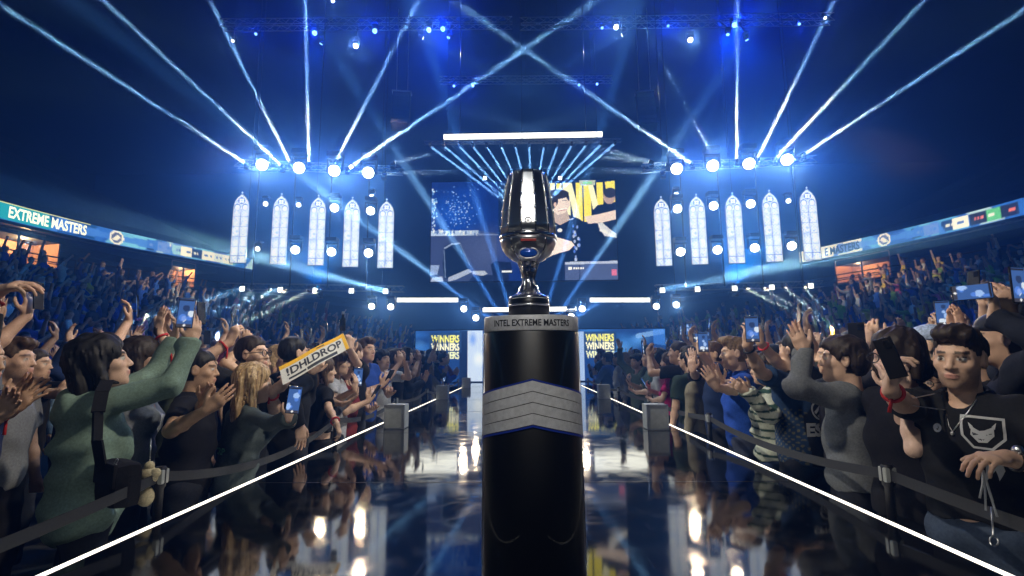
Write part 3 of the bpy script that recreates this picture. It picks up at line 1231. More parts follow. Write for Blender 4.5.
for sg, side in ((-1, 'left'), (1, 'right')):
    for i, y in enumerate(PY):
        r = empty('belt_stanchion', (RX + sg * BX, y, 0), 0,
                  f'black belt barrier post, {NTH[i]} along the {side} edge of the runway', 'barrier post', 'belt barrier posts')
        link('post', SP, None, r)
        link('base', SB, None, r)
        link('belt_head', SCP, None, r)
        if i < len(PY) - 1:
            L = PY[i + 1] - y
            n = 16
            V, F = [], []
            sag = (.05, .09, .06, .05, .07, .05)[i] * (1.3 if sg < 0 else .7)
            for k in range(n + 1):
                t = k / n
                zc = 1.075 - sag * 4 * t * (1 - t)
                for dx in (-.002, .002):
                    V += [(dx, t * L, zc - .023), (dx, t * L, zc + .023)]
            for k in range(n):
                a = 4 * k
                F += [(a, a + 4, a + 5, a + 1), (a + 3, a + 7, a + 6, a + 2), (a + 1, a + 5, a + 7, a + 3), (a + 2, a + 6, a + 4, a)]
            link('belt', np_mesh('belt', V, F, M['belt'], smooth=False), None, r)

def spot_xy(px, Y):
    return at(px, 360, Y).x


# grey boxes on the runway edge ------------------------------------------------------
def grey_box(x, y, label):
    r = empty('floor_box', (x, y, WZ), 0, label, 'floor box', 'grey boxes on the runway edges')
    MB().box((0, 0, .122), (.205, .20, .235), bevel=.008).build('body', M['grey_box'], r)
    mb = MB()
    for sx in (-1, 1):
        mb.box((sx * .097, -.102, .122), (.014, .012, .236))
    mb.box((0, -.102, .235), (.205, .012, .014))
    mb.box((0, -.102, .008), (.205, .012, .014))
    mb.build('rim', M['truss_metal'], r)
    V, T = text_tris('PANEL'[0:0] or '- - -', .03, .001)
    for sx in (-1, 1):
        for sy in (-1, 1):
            pass
    mb = MB()
    for sx in (-1, 1):
        for sy in (-1, 1):
            mb.lathe([(.012, -.006), (.012, .006)], 10, (sx * .08, sy * .08, .002))
    mb.build('foot', M['ink'], r)
    return r
grey_box(spot_xy(398, 5.35), 5.35, 'grey metal box nearest on the left edge of the runway')
grey_box(RX - HW + .115, 9.3, 'grey metal box midway along the left edge of the runway')
grey_box(RX - HW + .115, 13.1, 'grey metal box at the far end of the left runway edge')
grey_box(spot_xy(652.5, 5.2), 5.2, 'grey metal box nearest on the right edge of the runway')
grey_box(RX + HW - .115, 9.2, 'grey metal box midway along the right edge of the runway')

# pedestal ------------------------------------------------------------------------
PYC = 1.77
pt = at(531, 316, PYC - .05)
PX, PTOP = pt.x, at(531, 315, PYC - .14).z
PR = at(578, 330, PYC).x - PX - .001
PZ0 = WZ
Hp = PTOP - PZ0
ped = empty('pedestal', (PX, PYC, PZ0), 0, 'tall glossy black pedestal with silver lettered collar and chevron band', 'pedestal')


def sq_lathe(prof, n=72):
    """rounded column: slightly flattened circle"""
    def fn(a, r, z):
        return r / (abs(math.cos(a)) ** 2.3 + abs(math.sin(a)) ** 2.3) ** (1 / 2.3)
    return MB().lathe(prof, n, fn=fn)


def col_r(a, r):
    return r / (abs(math.cos(a)) ** 2.3 + abs(math.sin(a)) ** 2.3) ** (1 / 2.3)


sq_lathe([(PR * 1.05, 0), (PR * 1.05, .02), (PR * 1.035, .03), (PR * .985, Hp - .052), (PR * .98, Hp - .05)]).build('column', M['gloss_black'], ped)
sq_lathe([(PR * .99, Hp - .050), (PR * 1.0, Hp - .047), (PR * 1.0, Hp - .004), (PR * .99, Hp)]).build('collar', M['silver_band'], ped)


def wrap_col(x, z, off, rr):
    """arc length x, height z on the column front (facing the camera at -y)"""
    a = -PI / 2 + x / rr
    r = col_r(a, rr) + off
    return (r * math.cos(a), r * math.sin(a), z)


V, T = text_tris('INTEL EXTREME MASTERS', .0285, .0006, .78)
link('collar_lettering', np_mesh('lettering', [wrap_col(x * 1.0, y + Hp - .026, .0012, PR) for x, y in V], T, M['ink'], smooth=False), None, ped)


def zpx(py, Y=PYC - PR):
    return at(531, py, Y).z - PZ0


def chevron(name, tops, m, off, thick, parent=ped, ar=1.52):
    """band whose top edge peaks at the front: tops = (z peak top, z side top, z peak bottom, z side bottom)"""
    n = 40
    V, F = [], []
    for k in range(n + 1):
        t = -1 + 2 * k / n
        zt = tops[0] + (tops[1] - tops[0]) * abs(t)
        zb = tops[2] + (tops[3] - tops[2]) * abs(t)
        rr = PR * (1.035 - .05 * ((zt + zb) / 2 / Hp))
        for z in (zb, zt):
            V += [wrap_col(t * ar * rr, z, off, rr), wrap_col(t * ar * rr, z, off + thick, rr)]
    for k in range(n):
        a = 4 * k
        F += [(a + 1, a + 5, a + 7, a + 3), (a + 2, a + 3, a + 7, a + 6), (a, a + 4, a + 5, a + 1)]
    return link(name, np_mesh(name, V, F, m, smooth=False), None, parent)


zs = [(380, 402), (391, 413), (402, 424), (413, 435), (424.5, 445)]
for i in range(4):
    (a, b_), (c, d) = zs[i], zs[i + 1]
    chevron('chevron', (zpx(a + .5), zpx(b_ + .5 - 1), zpx(c - .3), zpx(d - .3 - 1)), M['silver_band'], .0015, .004)
chevron('trim_line', (zpx(378.6), zpx(400.5 - 1), zpx(380.3), zpx(402.3 - 1)), M['blue_trim'], .0015, .004)
chevron('trim_line', (zpx(425), zpx(445.5 - 1), zpx(427), zpx(447.7 - 1)), M['blue_trim'], .0015, .004)
for sg in (-1, 1):  # thin silver lines added to imitate rim light down the column sides
    a0 = -PI / 2 + sg * 1.46
    mb = MB()
    mb.tube([(col_r(a0, PR * 1.036) * math.cos(a0), col_r(a0, PR * 1.036) * math.sin(a0), .03), (col_r(a0, PR * .987) * math.cos(a0), col_r(a0, PR * .987) * math.sin(a0), Hp - .05)], .0035, 8)
    mb.build('rim_light_line', M['silver'], ped)

# trophy ---------------------------------------------------------------------------
tro = empty('trophy', (PX - .006, PYC, PTOP), 0, 'tall fluted chrome trophy cup on a black base atop the pedestal', 'trophy')
S_ = PYC / 512 * 1.0                  # metres per pixel at the trophy
tz = lambda py: at(529, py, PYC).z - PTOP
rp = lambda px: px * S_ * 1.0
zb = max(tz(314), .002)
MB().lathe([(rp(20.5), zb * 0 + .001), (rp(20.5), tz(301)), (rp(20), tz(300)), (rp(16), tz(299.5))], 48).build('base', M['gloss_black'], tro)
MB().lathe([(rp(20.8), tz(307)), (rp(21), tz(306)), (rp(20.8), tz(305))], 48).build('base_ring', M['silver'], tro)
MB().lathe([(rp(20.6), tz(300)), (rp(20), tz(297.5)), (rp(14.5), tz(295)), (rp(11), tz(292)), (rp(9.5), tz(288)), (rp(6.5), tz(284)), (rp(5.4), tz(280)),
            (rp(5.6), tz(277)), (rp(7.2), tz(273)), (rp(7.4), tz(271)), (rp(6.2), tz(269.5)), (rp(8.2), tz(266)), (rp(10.5), tz(263)), (rp(11.5), tz(261))], 48).build('stem', M['chrome'], tro)
for k in range(8):
    a = 2 * PI * k / 8 + .2
    MB().tube([(math.cos(a) * rp(r), math.sin(a) * rp(r), tz(z)) for r, z in ((10.5, 292.5), (7.2, 285), (5.9, 279), (8, 271.5), (11, 263))], rp(.7), 6).build('stem_rib', M['chrome'], tro)


def flute(a, r, z):
    q = (a / (2 * PI) * 12 + .5) % 1
    return r * (1 - .035 * (abs(math.sin(PI * q)) ** .6) + .0)


body = [(11, 262.5), (17, 259.5), (22.5, 255), (26.3, 249.5), (28.2, 244), (28.6, 240.5)]
MB().lathe([(rp(r), tz(z)) for r, z in body], 96, fn=lambda a, r, z: r * (1 + .012 * math.sin(24 * a) * math.sin(z * 260))).build('bowl', M['chrome_dark'], tro)
MB().lathe([(rp(28.6), tz(241.5)), (rp(29.4), tz(240)), (rp(29.4), tz(238)), (rp(28.6), tz(236.5))], 96).build('bowl_band', M['chrome'], tro)
up = [(28.3, 237), (27.8, 228), (26.6, 216), (25.2, 205), (23.8, 196), (22.2, 187), (20.5, 179), (19.6, 175.5), (18.6, 175.0), (19.5, 180)]
MB().lathe([(rp(r), tz(z)) for r, z in up], 144, fn=flute).build('cup', M['chrome_dark'], tro)
for k in range(12):
    a = 2 * PI * (k + .5) / 12
    pts = []
    for q, (r, z) in enumerate(up[:8]):
        pts.append((math.cos(a) * rp(r + .1), math.sin(a) * rp(r + .1), tz(z)))
    MB().tube(pts, rp(.75), 6).build('cup_rib', M['chrome'], tro)
    # overlapping blade steps up each rib
    for z, r in ((229, 27.9), (214, 26.4), (200, 24.4), (188, 22.4)):
        MB().ball((math.cos(a) * rp(r + .35), math.sin(a) * rp(r + .35), tz(z)), rp(1.5), 8, (.8, .8, 1.9)).build('rib_boss', M['chrome'], tro)
# front arcs, gem, red inlay, badge
for sg in (-1, 1):
    pts = []
    for t in range(13):
        u = t / 12
        xx = sg * (15.5 * math.cos((u - .12) * PI * .42) + 1.5)
        zz = 243 + u * 19
        rr = float(np.interp(zz, [p[1] for p in body[::-1]], [p[0] for p in body[::-1]]))
        xx = max(min(xx, rr - .5), -rr + .5)
        pts.append((rp(xx), -math.sqrt(max(rp(rr) ** 2 - rp(xx) ** 2, 0)) - .001, tz(zz)))
    MB().tube(pts, rp(1.0), 8).build('bowl_arc', M['chrome'], tro)
mb = MB().ball((0, -rp(22.6), tz(257.5)), 1, 20, (rp(8.6), rp(2.4), rp(4.6)))
mb.build('gem', M['gem'], tro)
mb = MB()
mb.tube([(math.cos(t) * rp(9.4), -rp(23.4), tz(257.5) + math.sin(t) * rp(5.2)) for t in [2 * PI * i / 28 for i in range(28)]], rp(.55), 6, closed=True)
mb.build('gem_rim', M['silver'], tro)
MB().box((0, -rp(27.7), tz(246)), (rp(15), rp(1.4), rp(2.6)), bevel=.001).build('inlay', M['red_inlay'], tro)
mb = MB()
mb.tube([(math.cos(t) * rp(3), -rp(27.2), tz(227) + math.sin(t) * rp(3)) for t in [2 * PI * i / 24 for i in range(24)]], rp(.5), 6, closed=True)
mb.box((0, -rp(27.2), tz(227)), (rp(2.6), rp(.6), rp(.7)), Matrix.Rotation(.6, 3, 'Y'))
mb.box((0, -rp(27.2), tz(227)), (rp(2.6), rp(.6), rp(.7)), Matrix.Rotation(-.6, 3, 'Y'))
mb.build('badge', M['silver'], tro)
mb = MB()
for z, r, wds in ((211, 25.9, (2.2, 3, 2)), (218, 26.6, (3.5, 1.5, 2.6))):
    x = -sum(wds) / 2 - .8
    for q in wds:
        mb.box((rp(x + q / 2), -rp(r + .05), tz(z)), (rp(q), rp(.3), rp(.8)))
        x += q + .8
mb.build('engraving', M['silver'], tro)

# ------------------------------------------------------------------ LED screens
def plane_map(Y):
    D3 = CAMM.to_3x3()
    A = np.array(D3)

    def P(x, y):
        d = np.stack([(x - 512) / 512, (288 - y) / 512, -np.ones_like(x)], -1) @ A.T
        return np.array((0, 0, EYE)) + d * (Y / d[:, 1])[:, None]
    return P


def rect_map(Y, c0, c1):
    """upright rectangle on y = Y; picture coordinates run c0=(x0,y0) top left to c1=(x1,y1) bottom right"""
    a, b_ = at(c0[0], (c0[1]), Y), at(c1[0], c1[1], Y)

    def P(x, y):
        return np.stack([a.x + (x - c0[0]) / (c1[0] - c0[0]) * (b_.x - a.x), np.full_like(x, Y), a.z + (y - c0[1]) / (c1[1] - c0[1]) * (b_.z - a.z)], -1)
    return P


SY = 18.7
c = Canvas(432, 183, 618, 280, 2.2, (.012, .045, .24))
c.ell(455, 215, 40, 28, (.02, .14, .62), .9, 0, .9)
c.ell(470, 195, 22, 12, (.015, .09, .45), .7, 0, .8)
r_ = random.Random(5)
for q in range(170):
    c.ell(447 + r_.gauss(12, 8), 200 + r_.gauss(12, 11), r_.uniform(.3, .9), r_.uniform(.3, .7), r_.choice([(.25, .5, 1.0), (.5, .7, 1), (.03, .08, .3)]), .8)
for q in range(60):
    c.ell(433 + abs(r_.gauss(0, 3)), r_.uniform(190, 238), r_.uniform(.4, 1), r_.uniform(.5, 1.4), r_.choice([(.3, .6, 1.0), (.7, .85, 1)]), .8)
c.poly([(432, 231), (478, 231), (498, 234), (498, 280), (432, 280)], (.075, .10, .22))
c.poly([(432, 231), (480, 231), (480, 236), (432, 236)], (.55, .68, .9))
for q in range(26):
    c.ell(r_.uniform(433, 482), 233 + r_.uniform(-2, 2), 1, 1.6, r_.choice([(.1, .2, .5), (.9, .95, 1)]), .7)
c.poly([(478, 234), (500, 235), (500, 236), (478, 236)], (.3, .38, .6))
c.ell(490, 250, 40, 30, (.13, .17, .34), .7, 0, .9)
# empty chair, monitors
c.poly([(446, 246), (452, 243), (461, 243), (464, 247), (471, 264), (472, 270), (446, 278), (444, 262)], (.012, .022, .05))
c.line(446, 248, 453, 244, 1.6, (.35, .45, .65))
c.line(453, 244, 461, 243.5, 1.4, (.4, .5, .7))
c.line(462, 245, 471, 264, 1.1, (.2, .28, .45))
c.line(445.5, 250, 447, 276, 1., (.2, .28, .45))
c.poly([(474, 270), (486, 270), (489, 273), (484, 275), (474, 273)], (.5, .56, .7))
c.poly([(450, 276), (470, 268), (474, 271), (458, 278), (450, 280)], (.45, .52, .68))
c.poly([(434, 276), (444, 275), (445, 280), (432, 280)], (.5, .58, .75))
c.poly([(432, 264), (441, 264), (439, 273), (432, 274)], (.35, .45, .7))
c.poly([(474, 275), (510, 273), (510, 280), (470, 280)], (.02, .03, .08))
c.poly([(492, 264), (497, 261), (512, 262), (514, 273), (494, 274)], (.015, .025, .07))
c.poly([(503, 270), (513, 270), (513, 272), (503, 272)], (.8, .85, .95))
# yellow capital letters behind the players
YEL = (.95, .86, .16)
PAL = (.96, .96, .72)
c.poly([(549, 185), (618, 183), (618, 240), (549, 240)], (.012, .03, .10))
for x0 in (545, 566.5, 587.5):
    h0, h1 = 185.5, 224
    if x0 < 550:
        c.poly([(549, h0), (557, h0), (558, h1), (549, h1)], PAL)
    else:
        c.poly([(x0 - 1, h0), (x0 + 6, h0), (x0 + 6, h1), (x0 - 1, h1)], YEL if x0 > 580 else PAL)
        c.poly([(x0 + 12, h0), (x0 + 18.5, h0), (x0 + 18.5, h1), (x0 + 12, h1)], YEL)
        c.poly([(x0 + 3, h0), (x0 + 8, h0), (x0 + 17, h1), (x0 + 10, h1)], PAL)
c.poly([(559, 186), (564, 186), (564, 200), (559, 200)], YEL)
c.poly([(608, 185), (618, 184), (618, 207), (611, 208)], YEL)
c.poly([(582, 183.4), (598.5, 183.4), (598, 188), (583, 188)], (.55, .62, .55))
c.poly([(586, 184.6), (595, 184.6), (595, 187), (586, 187)], (.35, .75, .4))
# parts of the picture that the trophy hides from the front
c.poly([(500, 184), (549, 184), (549, 236), (500, 236)], (.012, .03, .10))
for xx in ((512, 185, 519, 224, 6), (519, 224, 525, 196, 6), (525, 196, 531, 224, 6), (531, 224, 538, 185, 6)):
    c.line(*xx, YEL)
c.poly([(528, 280), (530, 240), (540, 226), (550, 223), (552, 280)], (.010, .020, .055))
# player in dark jersey, face in profile smiling to the right
JER = (.010, .020, .055)
c.poly([(549, 232), (552, 224), (560, 219), (571, 217), (581, 221), (588, 226), (586, 240), (580, 246), (583, 262), (586, 280), (549, 280)], JER)
c.poly([(553, 208), (569, 212), (572, 222), (562, 227), (553, 222)], (.62, .52, .50))
c.ell(563, 203.5, 9.5, 12.5, (.86, .74, .70))
c.poly([(553, 199), (563, 197), (569, 201), (568, 214), (560, 217), (553, 212)], (.88, .77, .74))
c.ell(560, 196.5, 11.5, 4.8, (.06, .045, .04))
c.poly([(551, 197), (556, 193), (560, 195), (556, 203), (552, 208)], (.05, .04, .04))
c.poly([(561, 194), (568, 194), (572, 199), (571.5, 204), (568, 199)], (.05, .04, .04))
c.ell(555, 202, 5.5, 8.5, (.05, .04, .04))
c.ell(553, 209, 3.5, 5, (.05, .04, .04))
c.ell(557.4, 207, 1.4, 2.4, (.80, .62, .56))
c.line(565, 203, 569, 203, .9, (.05, .04, .05))
c.line(561, 212, 569, 210.5, 1.3, (.95, .93, .92))
c.line(560.5, 213.2, 568.5, 212, .7, (.5, .2, .2))
c.poly([(571, 205), (573, 208), (571, 209.5)], (.86, .74, .70))
c.poly([(549, 240), (556, 238), (573, 243), (577, 248), (572, 251), (560, 254), (549, 258)], (.93, .84, .82))
c.poly([(553, 256), (569, 253), (575, 247), (577, 249), (574, 256), (558, 262), (549, 262)], JER)
c.ell(561.5, 232, 2.4, 1.8, (.85, .88, .95))
c.line(570, 222, 575, 221, 1, (.6, .66, .85))
for q in range(22):
    c.ell(578 + r_.gauss(0, 2.2), 244 + r_.gauss(0, 9), 1.1, 1.6, r_.choice([(.15, .3, .9), (.35, .5, .95), (.6, .7, 1)]), .8)
c.ell(552, 270, 1.2, 5, (.7, .75, .85), .7, .5)
# second player from behind at the picture's edge
c.poly([(594, 214), (600, 208), (612, 206), (618, 205), (618, 262), (600, 262), (592, 240)], (.012, .02, .05))
c.poly([(586, 219), (600, 217), (618, 213), (618, 222), (604, 225), (590, 226)], (.86, .74, .70))
c.ell(612, 200, 6, 7, (.55, .42, .38))
c.ell(613, 196, 6.5, 5, (.05, .04, .04))
c.poly([(598, 226), (604, 225), (612, 232), (618, 236), (618, 240), (606, 238)], (.72, .74, .80))
c.poly([(602, 230), (616, 238), (613, 239), (601, 233)], (.85, .87, .92))
c.poly([(582, 228), (600, 226), (604, 262), (582, 262)], (.010, .018, .05))
c.poly([(566, 263.5), (618, 263), (618, 280), (566, 280)], (.13, .17, .33))
c.poly([(566, 262.6), (618, 262), (618, 264.5), (566, 265)], (.55, .62, .8))
c.poly([(548, 262), (566, 262), (566, 280), (548, 280)], (.012, .02, .06))
c.poly([(612, 270), (617, 270), (617, 276), (612, 276)], (.75, .25, .38))
c.poly([(569, 267.3), (572.5, 267.3), (572.5, 270), (569, 270)], (.95, .97, 1))
for x in (574, 576.3, 578.6, 580.9, 583):
    c.poly([(x, 267.6), (x + 1.7, 267.6), (x + 1.7, 269.6), (x, 269.6)], (.9, .93, 1))
c.poly([(580, 265), (581, 265), (580.6, 280), (579.6, 280)], (.05, .06, .12))
c.noise(.10, 4)
c.C = c.C ** 1.3
scr = empty('video_screen', (0, SY, 0), 0, 'huge video screen behind the trophy showing players in dark jerseys', 'screen')
Pm = rect_map(0.0, (432, 183), (618, 280))
a_, b2 = at(432, 183, SY), at(618, 280, SY)


def scrmap(x, y):
    return np.stack([a_.x + (x - 432) / 186 * (b2.x - a_.x), np.full_like(x, -.06), a_.z + (y - 183) / 97 * (b2.z - a_.z)], -1)


link('picture', c.mesh('picture', scrmap, M['screen']), None, scr)
cx, cz, ww, hh = (a_.x + b2.x) / 2, (a_.z + b2.z) / 2, b2.x - a_.x, a_.z - b2.z
MB().box((cx, 0, cz), (ww + .06, .10, hh + .06)).build('cabinet', M['black_metal'], scr)

# low LED wall across the back of the stage with WINNERS twice
LY = 16.2
c = Canvas(416, 331, 667, 382, 1.6, (.012, .05, .22))
for q in range(26):
    c.ell(r_.uniform(416, 667), r_.uniform(332, 352), r_.uniform(8, 26), r_.uniform(5, 12), r_.choice([(.03, .16, .6), (.05, .25, .8), (.012, .04, .18), (.10, .32, .8)]), .55, 0, .9)
c.poly([(469, 331), (484, 331), (484, 382), (469, 382)], (.55, .68, .95))
c.ell(474, 340, 5, 9, (.12, .3, .85), .8, 0, .8)
c.ell(480, 360, 7, 9, (.85, .92, 1), .8, 0, .8)
c.poly([(575, 333), (586, 333), (586, 382), (575, 382)], (.35, .5, .85))
c.poly([(461, 331), (469, 331), (469, 382), (461, 382)], (.008, .02, .07))
for x0, x1 in ((431, 461.5), (586.5, 617)):
    c.poly([(x0 - 1, 333), (x1 + 1, 333), (x1 + 1, 353), (x0 - 1, 353)], (.015, .05, .16))
    V, T = text_tris('WINNERS', 1., .035, 1.)
    wv, hv = V[:, 0].max() - V[:, 0].min(), V[:, 1].max() - V[:, 1].min()
    for k, colr in enumerate(((.95, .93, .22), (1.0, .99, .75), (.85, .9, .6))):
        Vp = np.stack([(V[:, 0] - V[:, 0].min()) / wv * (x1 - x0 - 2) + x0 + 1, 343 + k * 8.4 - (V[:, 1] - V[:, 1].min()) / hv * 7.4], -1)
        c.text(Vp, T, colr)
c.line(640, 338, 664, 334, 5, (.25, .5, 1.0), .6)
c.poly([(655, 331), (667, 331), (667, 348), (655, 346)], (.05, .22, .8), .6)
a3, b3 = at(416, 331, LY), at(667, 382, LY)
low = empty('led_wall', (0, LY, 0), 0, 'low blue LED wall at the back of the stage reading WINNERS in yellow', 'screen')


def lowmap(x, y):
    return np.stack([a3.x + (x - 416) / 251 * (b3.x - a3.x), np.full_like(x, -.05), a3.z + (y - 331) / 51 * (WZ + .03 - a3.z)], -1)


link('picture', c.mesh('picture', lowmap, M['led_low']), None, low)
MB().box(((a3.x + b3.x) / 2, .0, (a3.z + WZ) / 2 + .02), (b3.x - a3.x + .05, .08, a3.z - WZ + .03)).build('cabinet', M['black_metal'], low)


# gothic lancet lights ------------------------------------------------------------
def lancet_canvas(seed):
    c = Canvas(0, 0, 16, 73, 3.6, (0, 0, 0))
    r = random.Random(seed)
    W_ = (.82, .90, 1.0)
    c.poly([(.6, 73), (.6, 17), (1.6, 12), (4, 8), (8, 4.5), (12, 8), (14.4, 12), (15.4, 17), (15.4, 73)], W_)
    for q in range(90):
        c.ell(r.uniform(1, 15), r.uniform(8, 72), r.uniform(.5, 1.3), r.uniform(.5, 1.6), r.choice([(.45, .62, 1), (.3, .45, .9), (1, 1, 1)]), .55)
    D = (.06, .16, .5)
    D2 = (.30, .45, .85)
    for k in range(-4, 30):
        for sx, q in ((1, 1), (1, -1)):
            y0 = 8 + k * 3.1
            c.line(.6, y0, 8, y0 + q * 7.4, .28, D2, .7)
            c.line(8, y0, 15.4, y0 + q * 7.4, .28, D2, .7)
    c.line(8, 20, 8, 73, .65, D)
    for x in (1.6, 6.9, 9.1, 14.4):
        c.line(x, 20, x, 73, .3, D2)
    for y in (27, 37, 47, 57, 66):
        c.line(.6, y, 15.4, y, .42, D)
    for sx in (4.3, 11.7):
        c.ell(sx, 17.5, 3.0, 3.4, D)
        c.ell(sx, 17.8, 2.4, 2.8, W_)
    c.ell(8, 11, 3.4, 3.4, D)
    for k in range(4):
        c.ell(8 + 1.6 * math.cos(k * PI / 2 + PI / 4), 11 + 1.6 * math.sin(k * PI / 2 + PI / 4), 1.25, 1.25, W_)
    return c


LAN = [(242.5, 190, 238, 263), (282, 191.5, 278, 264), (318.5, 193, 316, 265.5), (352.5, 195, 350.5, 267), (386.5, 197, 385.5, 268),
       (661, 194.5, 664, 266), (696, 192, 700, 264.5), (732.5, 190.5, 736.5, 263.5), (769, 188, 774.5, 262), (806, 185, 813, 260)]
WYS = [14.6, 14.8, 15.0, 15.15, 15.25]
lan_frame = None
for i, (xt, yt, xb, yb) in enumerate(LAN):
    Y = WYS[i] if i < 5 else WYS[9 - i]
    p0, p1 = at(xt, yt, Y), at(xb, yb, Y)
    hgt = p0.z - p1.z
    sc_ = hgt / 73.
    side = 'left' if i < 5 else 'right'
    k = i if i < 5 else 9 - i
    nm = ['outermost', 'second from outside', 'middle', 'second from the screen', 'nearest the screen'][k]
    g = empty('lancet_light', ((p0.x + p1.x) / 2, Y, p1.z), R(4 if i < 5 else -4), f'white gothic window shaped light panel, {nm} of the five on the {side}', 'light panel', 'gothic window lights')
    g['kind'] = 'thing'
    if i == 0:
        cv = lancet_canvas(3)
        # keep only the cells inside the lancet outline
        pic = cv.mesh('lit_pane', lambda x, y: np.stack([(x - 8), np.full_like(x, -.4), (73 - y)], -1), M['gothic'])
        bm = bmesh.new()
        bm.from_mesh(pic)

        def inside(v):
            x, z = abs(v.x), 73 - v.z
            lim = 7.6 if z > 17 else float(np.interp(z, [4.2, 8, 12, 17], [.2, 4.2, 6.5, 7.6]))
            return x <= lim + .05 and z > 4.2
        bmesh.ops.delete(bm, geom=[f for f in bm.faces if not all(inside(v.co) for v in f.verts)], context='FACES')
        bm.to_mesh(pic)
        bm.free()
        mb = MB()
        out = [(-7.7, 0), (-7.7, 56), (-6.6, 61), (-4.2, 65.2), (0, 69.2), (4.2, 65.2), (6.6, 61), (7.7, 56), (7.7, 0)]
        mb.tube([(x, -.2, z) for x, z in out], .38, 6)
        mb.tube([(-7.7, -.2, 0), (7.7, -.2, 0)], .45, 6)
        mb.bar((0, .3, 0), (0, .3, 55), .5)
        for z in (8, 27, 47):
            mb.bar((-7.5, .4, z), (7.5, .4, z), .4)
        frm = mb.mesh('frame', M['truss_metal'])
        mb = MB()
        mb.ball((0, -.2, 70.3), .95, 8)
        fin = mb.mesh('finial', M['gothic'])
        at_ = fin.attributes.new('Col', 'FLOAT_COLOR', 'POINT')
        at_.data.foreach_set('color', np.tile((.5, .65, 1, 1), len(fin.vertices)).astype(np.float32))
    for nme, me in (('lit_pane', pic), ('frame', frm), ('finial', fin)):
        o = link(nme, me, None, g)
        o.scale = (sc_ * 1.0, sc_, sc_)

# ------------------------------------------------------------------ trusses and bars
def truss(name, p, q, wd, label, n=None):
    p, q = Vector(p), Vector(q)
    L = (q - p).length
    n = n or max(4, int(L / (wd * 1.1)))
    d = (q - p) / n
    mb = MB()
    y_, z_ = Vector((0, wd / 2, 0)), Vector((0, 0, wd / 2))
    cs = [y_ + z_, y_ - z_, -y_ - z_, -y_ + z_]
    for c_ in cs:
        mb.tube([p + c_, q + c_], wd * .065, 6)
    for i in range(n):
        a, b_ = p + d * i, p + d * (i + 1)
        for j in range(4):
            u, v = cs[j], cs[(j + 1) % 4]
            if i % 2:
                u, v = v, u
            mb.tube([a + u, b_ + v], wd * .035, 4, cap=False)
    o = mb.build(name, M['truss_metal'])
    for t in (.12, .5, .88):
        c_ = p + (q - p) * t
        MB().tube([c_ + z_, Vector((c_.x, c_.y, 18.15))], .008, 5).build('hanging_cable', M['black_metal'], o)
    return tag(o, label, 'truss', 'roof trusses')


truss('truss', at(222, 25, 17.5), at(512, 23, 17.5), .30, 'long lighting truss under the roof, upper left above the gothic windows')
truss('truss', at(520, 24, 17.5), at(832, 19, 17.5), .30, 'long lighting truss under the roof, upper right above the gothic windows')
truss('truss', at(440, 80.5, 19), at(612, 79.5, 19), .22, 'short lighting truss hung centrally above the long white light bar')
truss('truss', at(236, 164, 15.6), at(402, 171, 15.6), .22, 'truss carrying the bright lamps above the left gothic windows')
truss('truss', at(642, 168, 15.6), at(815, 160, 15.6), .22, 'truss carrying the bright lamps above the right gothic windows')
truss('truss', at(222, 286, 15.45), at(404, 289, 15.45), .18, 'low truss with lamps under the left gothic windows')
truss('truss', at(655, 288, 15.45), at(822, 284, 15.45), .18, 'low truss with lamps under the right gothic windows')
# hanging speaker clusters
def speaker_array(px, py, Y, label):
    p = at(px, py, Y)
    r = empty('speaker_array', p, R(8 if px < 500 else -8), label, 'speaker', 'hanging speaker arrays')
    me = None
    for k in range(7):
        if me is None:
            me = MB().box((0, 0, 0), (.62, .42, .20), bevel=.015).mesh('cabinet', M['black_metal'])
            gr = MB().box((0, -.215, 0), (.56, .012, .16)).mesh('grille', M['lamp_body'])
        o = link('cabinet', me, None, r)
        o.location = (0, -.012 * k * k, -.215 * k)
        o.rotation_euler = (R(-3.2 * k), 0, 0)
        g = link('grille', gr, None, o)
    MB().box((0, 0, .16), (.7, .3, .06)).tube([(-.2, 0, .18), (-.2, 0, 3.5)], .012, 6).tube([(.2, 0, .18), (.2, 0, 3.5)], .012, 6).build('rigging', M['truss_metal'], r)
speaker_array(402, 97, 17.5, 'hanging loudspeaker array left of the long white light bar')
speaker_array(645, 97, 17.5, 'hanging loudspeaker array right of the long white light bar')


def light_bar(x0, y0, x1, y1, Y, thick, label, depth=None, E=0):
    a, b_ = at(x0, y0, Y), at(x1, y1, Y)
    r = empty('light_bar', (a + b_) / 2, 0, label, 'light bar', 'white light bars')
    L = (b_ - a).length
    MB().box((0, -.05, 0), (L, .10, thick), bevel=.01).build('diffuser', M['bar'], r)
    MB().box((0, .05, 0), (L + .06, .10, thick + .05)).build('housing', M['black_metal'], r)
    zt = ((a + b_) / 2).z
    for q in (-.4, .4):
        MB().tube([(q * L, .05, 0), (q * L, .05, 18.1 - zt if zt > 5 else WZ - zt)], .015, 6).build('support', M['black_metal'], r)
    return r


light_bar(444, 136.5, 602, 136, 17, .16, 'long bright white light bar hung high above the trophy')
light_bar(483, 309.5, 576, 309.5, 16.5, .13, 'low bright white light bar directly behind the trophy base')


